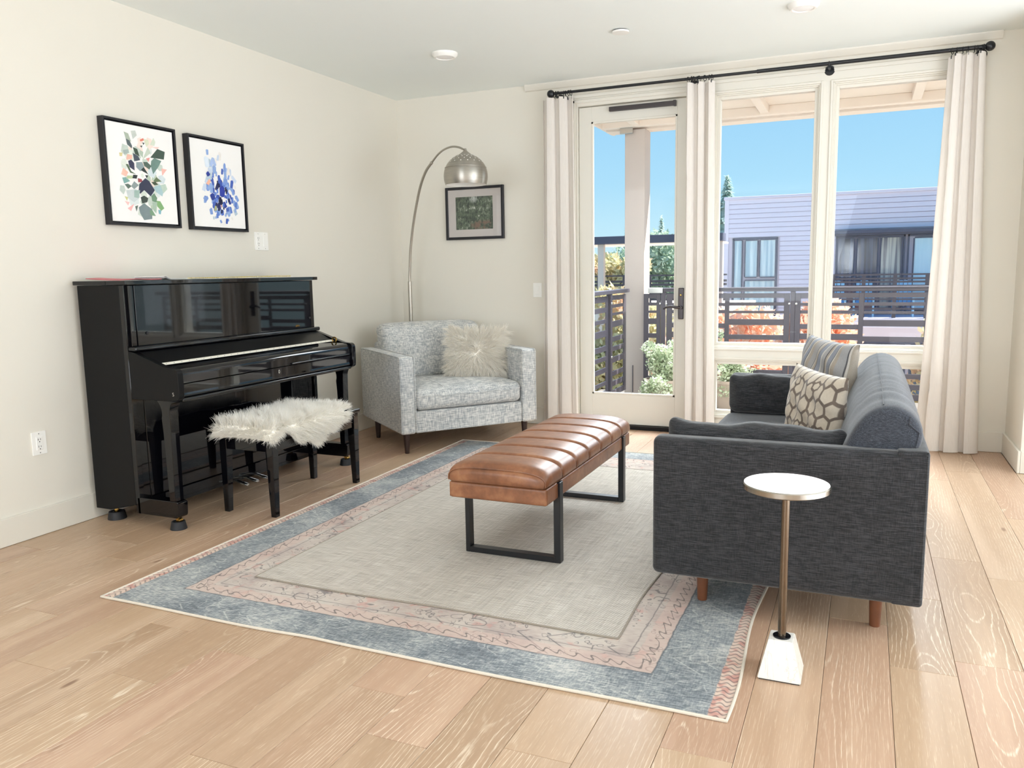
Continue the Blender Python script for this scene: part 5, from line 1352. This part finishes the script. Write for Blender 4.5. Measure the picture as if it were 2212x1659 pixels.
CURT = panem('pane_with_curtain', ('9fbccb', 'cfe0e6')); DARKPANE = panem('dark_pane', ('3a4252', '59637a')); BRIGHTP = panem('pale_pane', ('b6dcec', 'c4e4f0')); MIXP = panem('dark_pale_pane', ('5a6170', 'b9b9b2'))  # last pane material mixes dark and pale bands
dark_window('window', -.035, 1.30, -.45, 2.165, [(.03, .24, -.38, 2.09), (.36, .70, .99, 2.08), (.80, 1.23, .99, 2.09), (.36, 1.23, -.38, .86)], inner=[CURT]*4)
B().box(2.90, 9.0, YBG-.30, YBG+.02, 2.19, 2.29, .01, 1).box(2.90, 9.0, YBG-.20, YBG+.02, 2.14, 2.19).obj('canopy', DKFRAME, t)
dark_window('window', 2.93, 4.78, -.1, 2.13, [(3.0, 3.42, .05, 2.06), (3.53, 4.05, .05, 2.06), (4.16, 4.69, .05, 2.06)], inner=[DARKPANE, DARKPANE, MIXP])
dark_window('window', 4.84, 5.66, -.1, 2.13, [(5.02, 5.48, .0, 2.02)], inner=[BRIGHTP])
dark_window('window', 3.6, 5.6, -2.6, -.95, [(3.7, 4.9, -2.5, -1.05), (5.05, 5.5, -2.5, -1.05)], inner=[DARKPANE, DARKPANE])
B().box(2.8, 9.0, YBG-1.7, YBG, -.42, -.15, .01, 1).obj('balcony_slab', SIDING, t)
ry = YBG-1.65
B().box(2.85, 9.0, ry-.03, ry+.03, 1.0, 1.045).obj('balcony_top_rail', RAILM, t)
for x in [2.9+.78*k for k in range(8)]: B().box(x, x+.10, ry-.02, ry+.02, -.15, 1.0).obj('balcony_post', RAILM, t)
for z in (.10, .22, .36, .50, .60, .72, .83, .92): B().box(2.85, 9.0, ry-.006, ry+.006, z-.03, z+.02).obj('balcony_slat', RAILM, t)
def lawn_chair(label, x, y):
    t = thing('lawn_chair', label, 'chair', (x, y, -.15))
    for k in range(4): B().box(x-.21+.11*k, x-.12+.11*k, y+.25, y+.28, .15, .82+.03*(1.5-abs(k-1.5))).obj('back_slat', BLUEP, t)
    B().box(x-.24, x+.24, y-.25, y+.25, .20, .24).obj('seat', BLUEP, t)
    for sx_ in (-.27, .27): B().box(x+sx_-.04, x+sx_+.04, y-.3, y+.25, .42, .45).obj('armrest', BLUEP, t)
    for sx_ in (-.25, .25):
        for yy in (-.24, .2): B().box(x+sx_-.025, x+sx_+.025, y+yy-.03, y+yy+.03, -.15, .42).obj('leg', BLUEP, t)
lawn_chair('blue slatted chair on the balcony across the way, beside the corner', 3.02, 24.9)
lawn_chair('second blue slatted chair from the corner on the balcony across the way', 3.75, 24.95)
lawn_chair('blue slatted chair by the pale glass door on the balcony across the way', 4.75, 24.95)

# roof terrace with a flat frame further left
t = thing('roof_terrace', 'cream roof terrace with dark flat frame beyond the balcony door', 'building', (-1.5, 19, -6))
B().box(-6, .93, 18.6, 24, -6, .35).obj('wall', CREAM, t)
B().box(-6, .93, 18.0, 18.35, 1.855, 2.025, .006, 1).obj('frame_beam', DKFRAME, t)
B().box(-6, .66, 18.35, 20.5, 1.86, 1.90).obj('frame_slats', SOFFIT, t)
for x in (-1.915, .77): B().box(x, x+.14, 18.1, 18.24, -6, 1.855, .004, 1).obj('column', SOFFIT, t)
B().box(-6, .93, 18.58, 18.62, 1.11, 1.145).obj('top_rail', RAILM, t)
for x in [-5.8+.62*k for k in range(11)]: B().box(x, x+.06, 18.58, 18.62, .35, 1.11).obj('post', RAILM, t)
for z in (.45, .58, .70, .80, .92, 1.0): B().box(-6, .93, 18.595, 18.605, z-.03, z+.02).obj('slat', RAILM, t)

# trees
def maple(label, x, y, top, rx, n, seed, m, size=.075):
    rg = np.random.default_rng(seed)
    t = thing('maple_tree', label, 'tree', (x, y, -6.0))
    cl = []; st = B()
    st.tube([(x, y, -6), (x+.05, y, -4), (x, y+.05, top-2.6)], [.16, .12, .08], 8)
    for k in range(16):
        a = rg.uniform(0, 2*PI); q = rg.uniform(.2, 1); zz = top-.45-rg.uniform(0, 3.0)*q
        c_ = (x+rx*q*math.cos(a), y+rx*.7*q*math.sin(a), zz); cl.append((c_, (.55, .55, .42), 1))
        st.tube([(x, y+.03, max(-4.5, zz-1.2)), ((x+c_[0])/2, (y+c_[1])/2, zz-.35), c_], [.05, .03, .012], 5)
    cl.append(((x, y, top-.35), (.4, .4, .34), 1)); cl.append(((x, y, top-1.6), (rx*.7, rx*.6, 1.1), 3))
    st.obj('trunk', BARK, t)
    V, Fc = leaves(cl, n, size, rg); o = np_mesh('foliage', V, Fc, m, t, False); o['kind'] = 'stuff'
maple('orange maple seen through the left window, behind the railing slots', 2.35, 11.8, .80, 1.0, 9000, 1, MAPLE)
maple('orange maple straddling the post between the two windows', 3.15, 15.2, .78, 1.0, 9000, 2, MAPLE)
maple('yellow orange maple showing at the right end of the railing', 5.1, 12.9, .72, .8, 7000, 3, MAPLEY)
maple('orange and yellow maple beyond the side railing, seen through the door', -.55, 14.6, 1.02, 1.1, 9000, 4, MAPLEY)
maple('small orange maple right of the porch post, seen through the door', 1.05, 17.2, .45, .62, 7000, 6, MAPLE)
def conifer(label, x, y, top, rad_, n, seed, base=-6.0):
    rg = np.random.default_rng(seed)
    t = thing('fir_tree', label, 'tree', (x, y, base))
    B().tube([(x, y, base), (x, y, top-.2)], [rad_*.12, .03], 8).obj('trunk', BARK, t)
    f = rg.random(n)**.6; a = rg.uniform(0, 2*PI, n); tier = (f*14) % 1
    r_ = rad_*f*(.55+.45*tier)*rg.random(n)**.35
    zz = top-(top-base)*f*.95-.10*r_
    p = np.stack([x+r_*np.cos(a), y+r_*np.sin(a), zz], 1)
    o_ = np.stack([np.cos(a), np.sin(a), -.45+0*a], 1); s_ = np.stack([-np.sin(a), np.cos(a), 0*a], 1); sz = (.22+.25*f)[:, None]*rad_/2.6
    V = np.stack([p-o_*sz, p+s_*sz*.35, p+o_*sz, p-s_*sz*.35], 1).reshape(-1, 3)
    o = np_mesh('foliage', V, np.arange(4*n).reshape(n, 4), FIRL, t, False); o['kind'] = 'stuff'
conifer('left of the two distant fir tops above the terrace beam', -10.5, 52, 4.55, 2.2, 5000, 1)
conifer('right of the two distant fir tops above the terrace beam', -10.6, 62, 5.3, 2.3, 5000, 2)
conifer('distant fir whose top shows beside the lavender building', -3.9, 50, 6.6, 3.4, 9000, 3)
def roundtree(label, x, y, z, rx, rz, n, seed, m, size):
    rg = np.random.default_rng(seed); t = thing('leafy_tree', label, 'tree', (x, y, -6))
    B().tube([(x, y, -6), (x, y, z)], [.3, .12], 8).obj('trunk', BARK, t)
    cl = [((x+rg.uniform(-.7, .7)*rx, y+rg.uniform(-.5, .5)*rx, z+rg.uniform(-.7, .7)*rz), (rx*.45, rx*.45, rz*.45), 1) for _ in range(14)]
    V, Fc = leaves(cl, n, size, rg); o = np_mesh('foliage', V, Fc, m, t, False); o['kind'] = 'stuff'
roundtree('pale leafy tree behind the terrace, left of the porch post', -7.0, 39, 1.0, 2.2, 1.6, 6000, 5, TREEL, .13)
roundtree('yellowish leafy tree behind the terrace column', -4.3, 28, .8, 1.2, 1.1, 5000, 6, MAPLEY, .11)
roundtree('large pale leafy tree right of the porch post', -3.0, 33, 1.0, 2.1, 1.9, 9000, 7, TREEL, .12)
roundtree('bluish leafy tree far left behind the terrace', -8.6, 33, .9, 1.9, 1.7, 6000, 8, FIRL, .14)
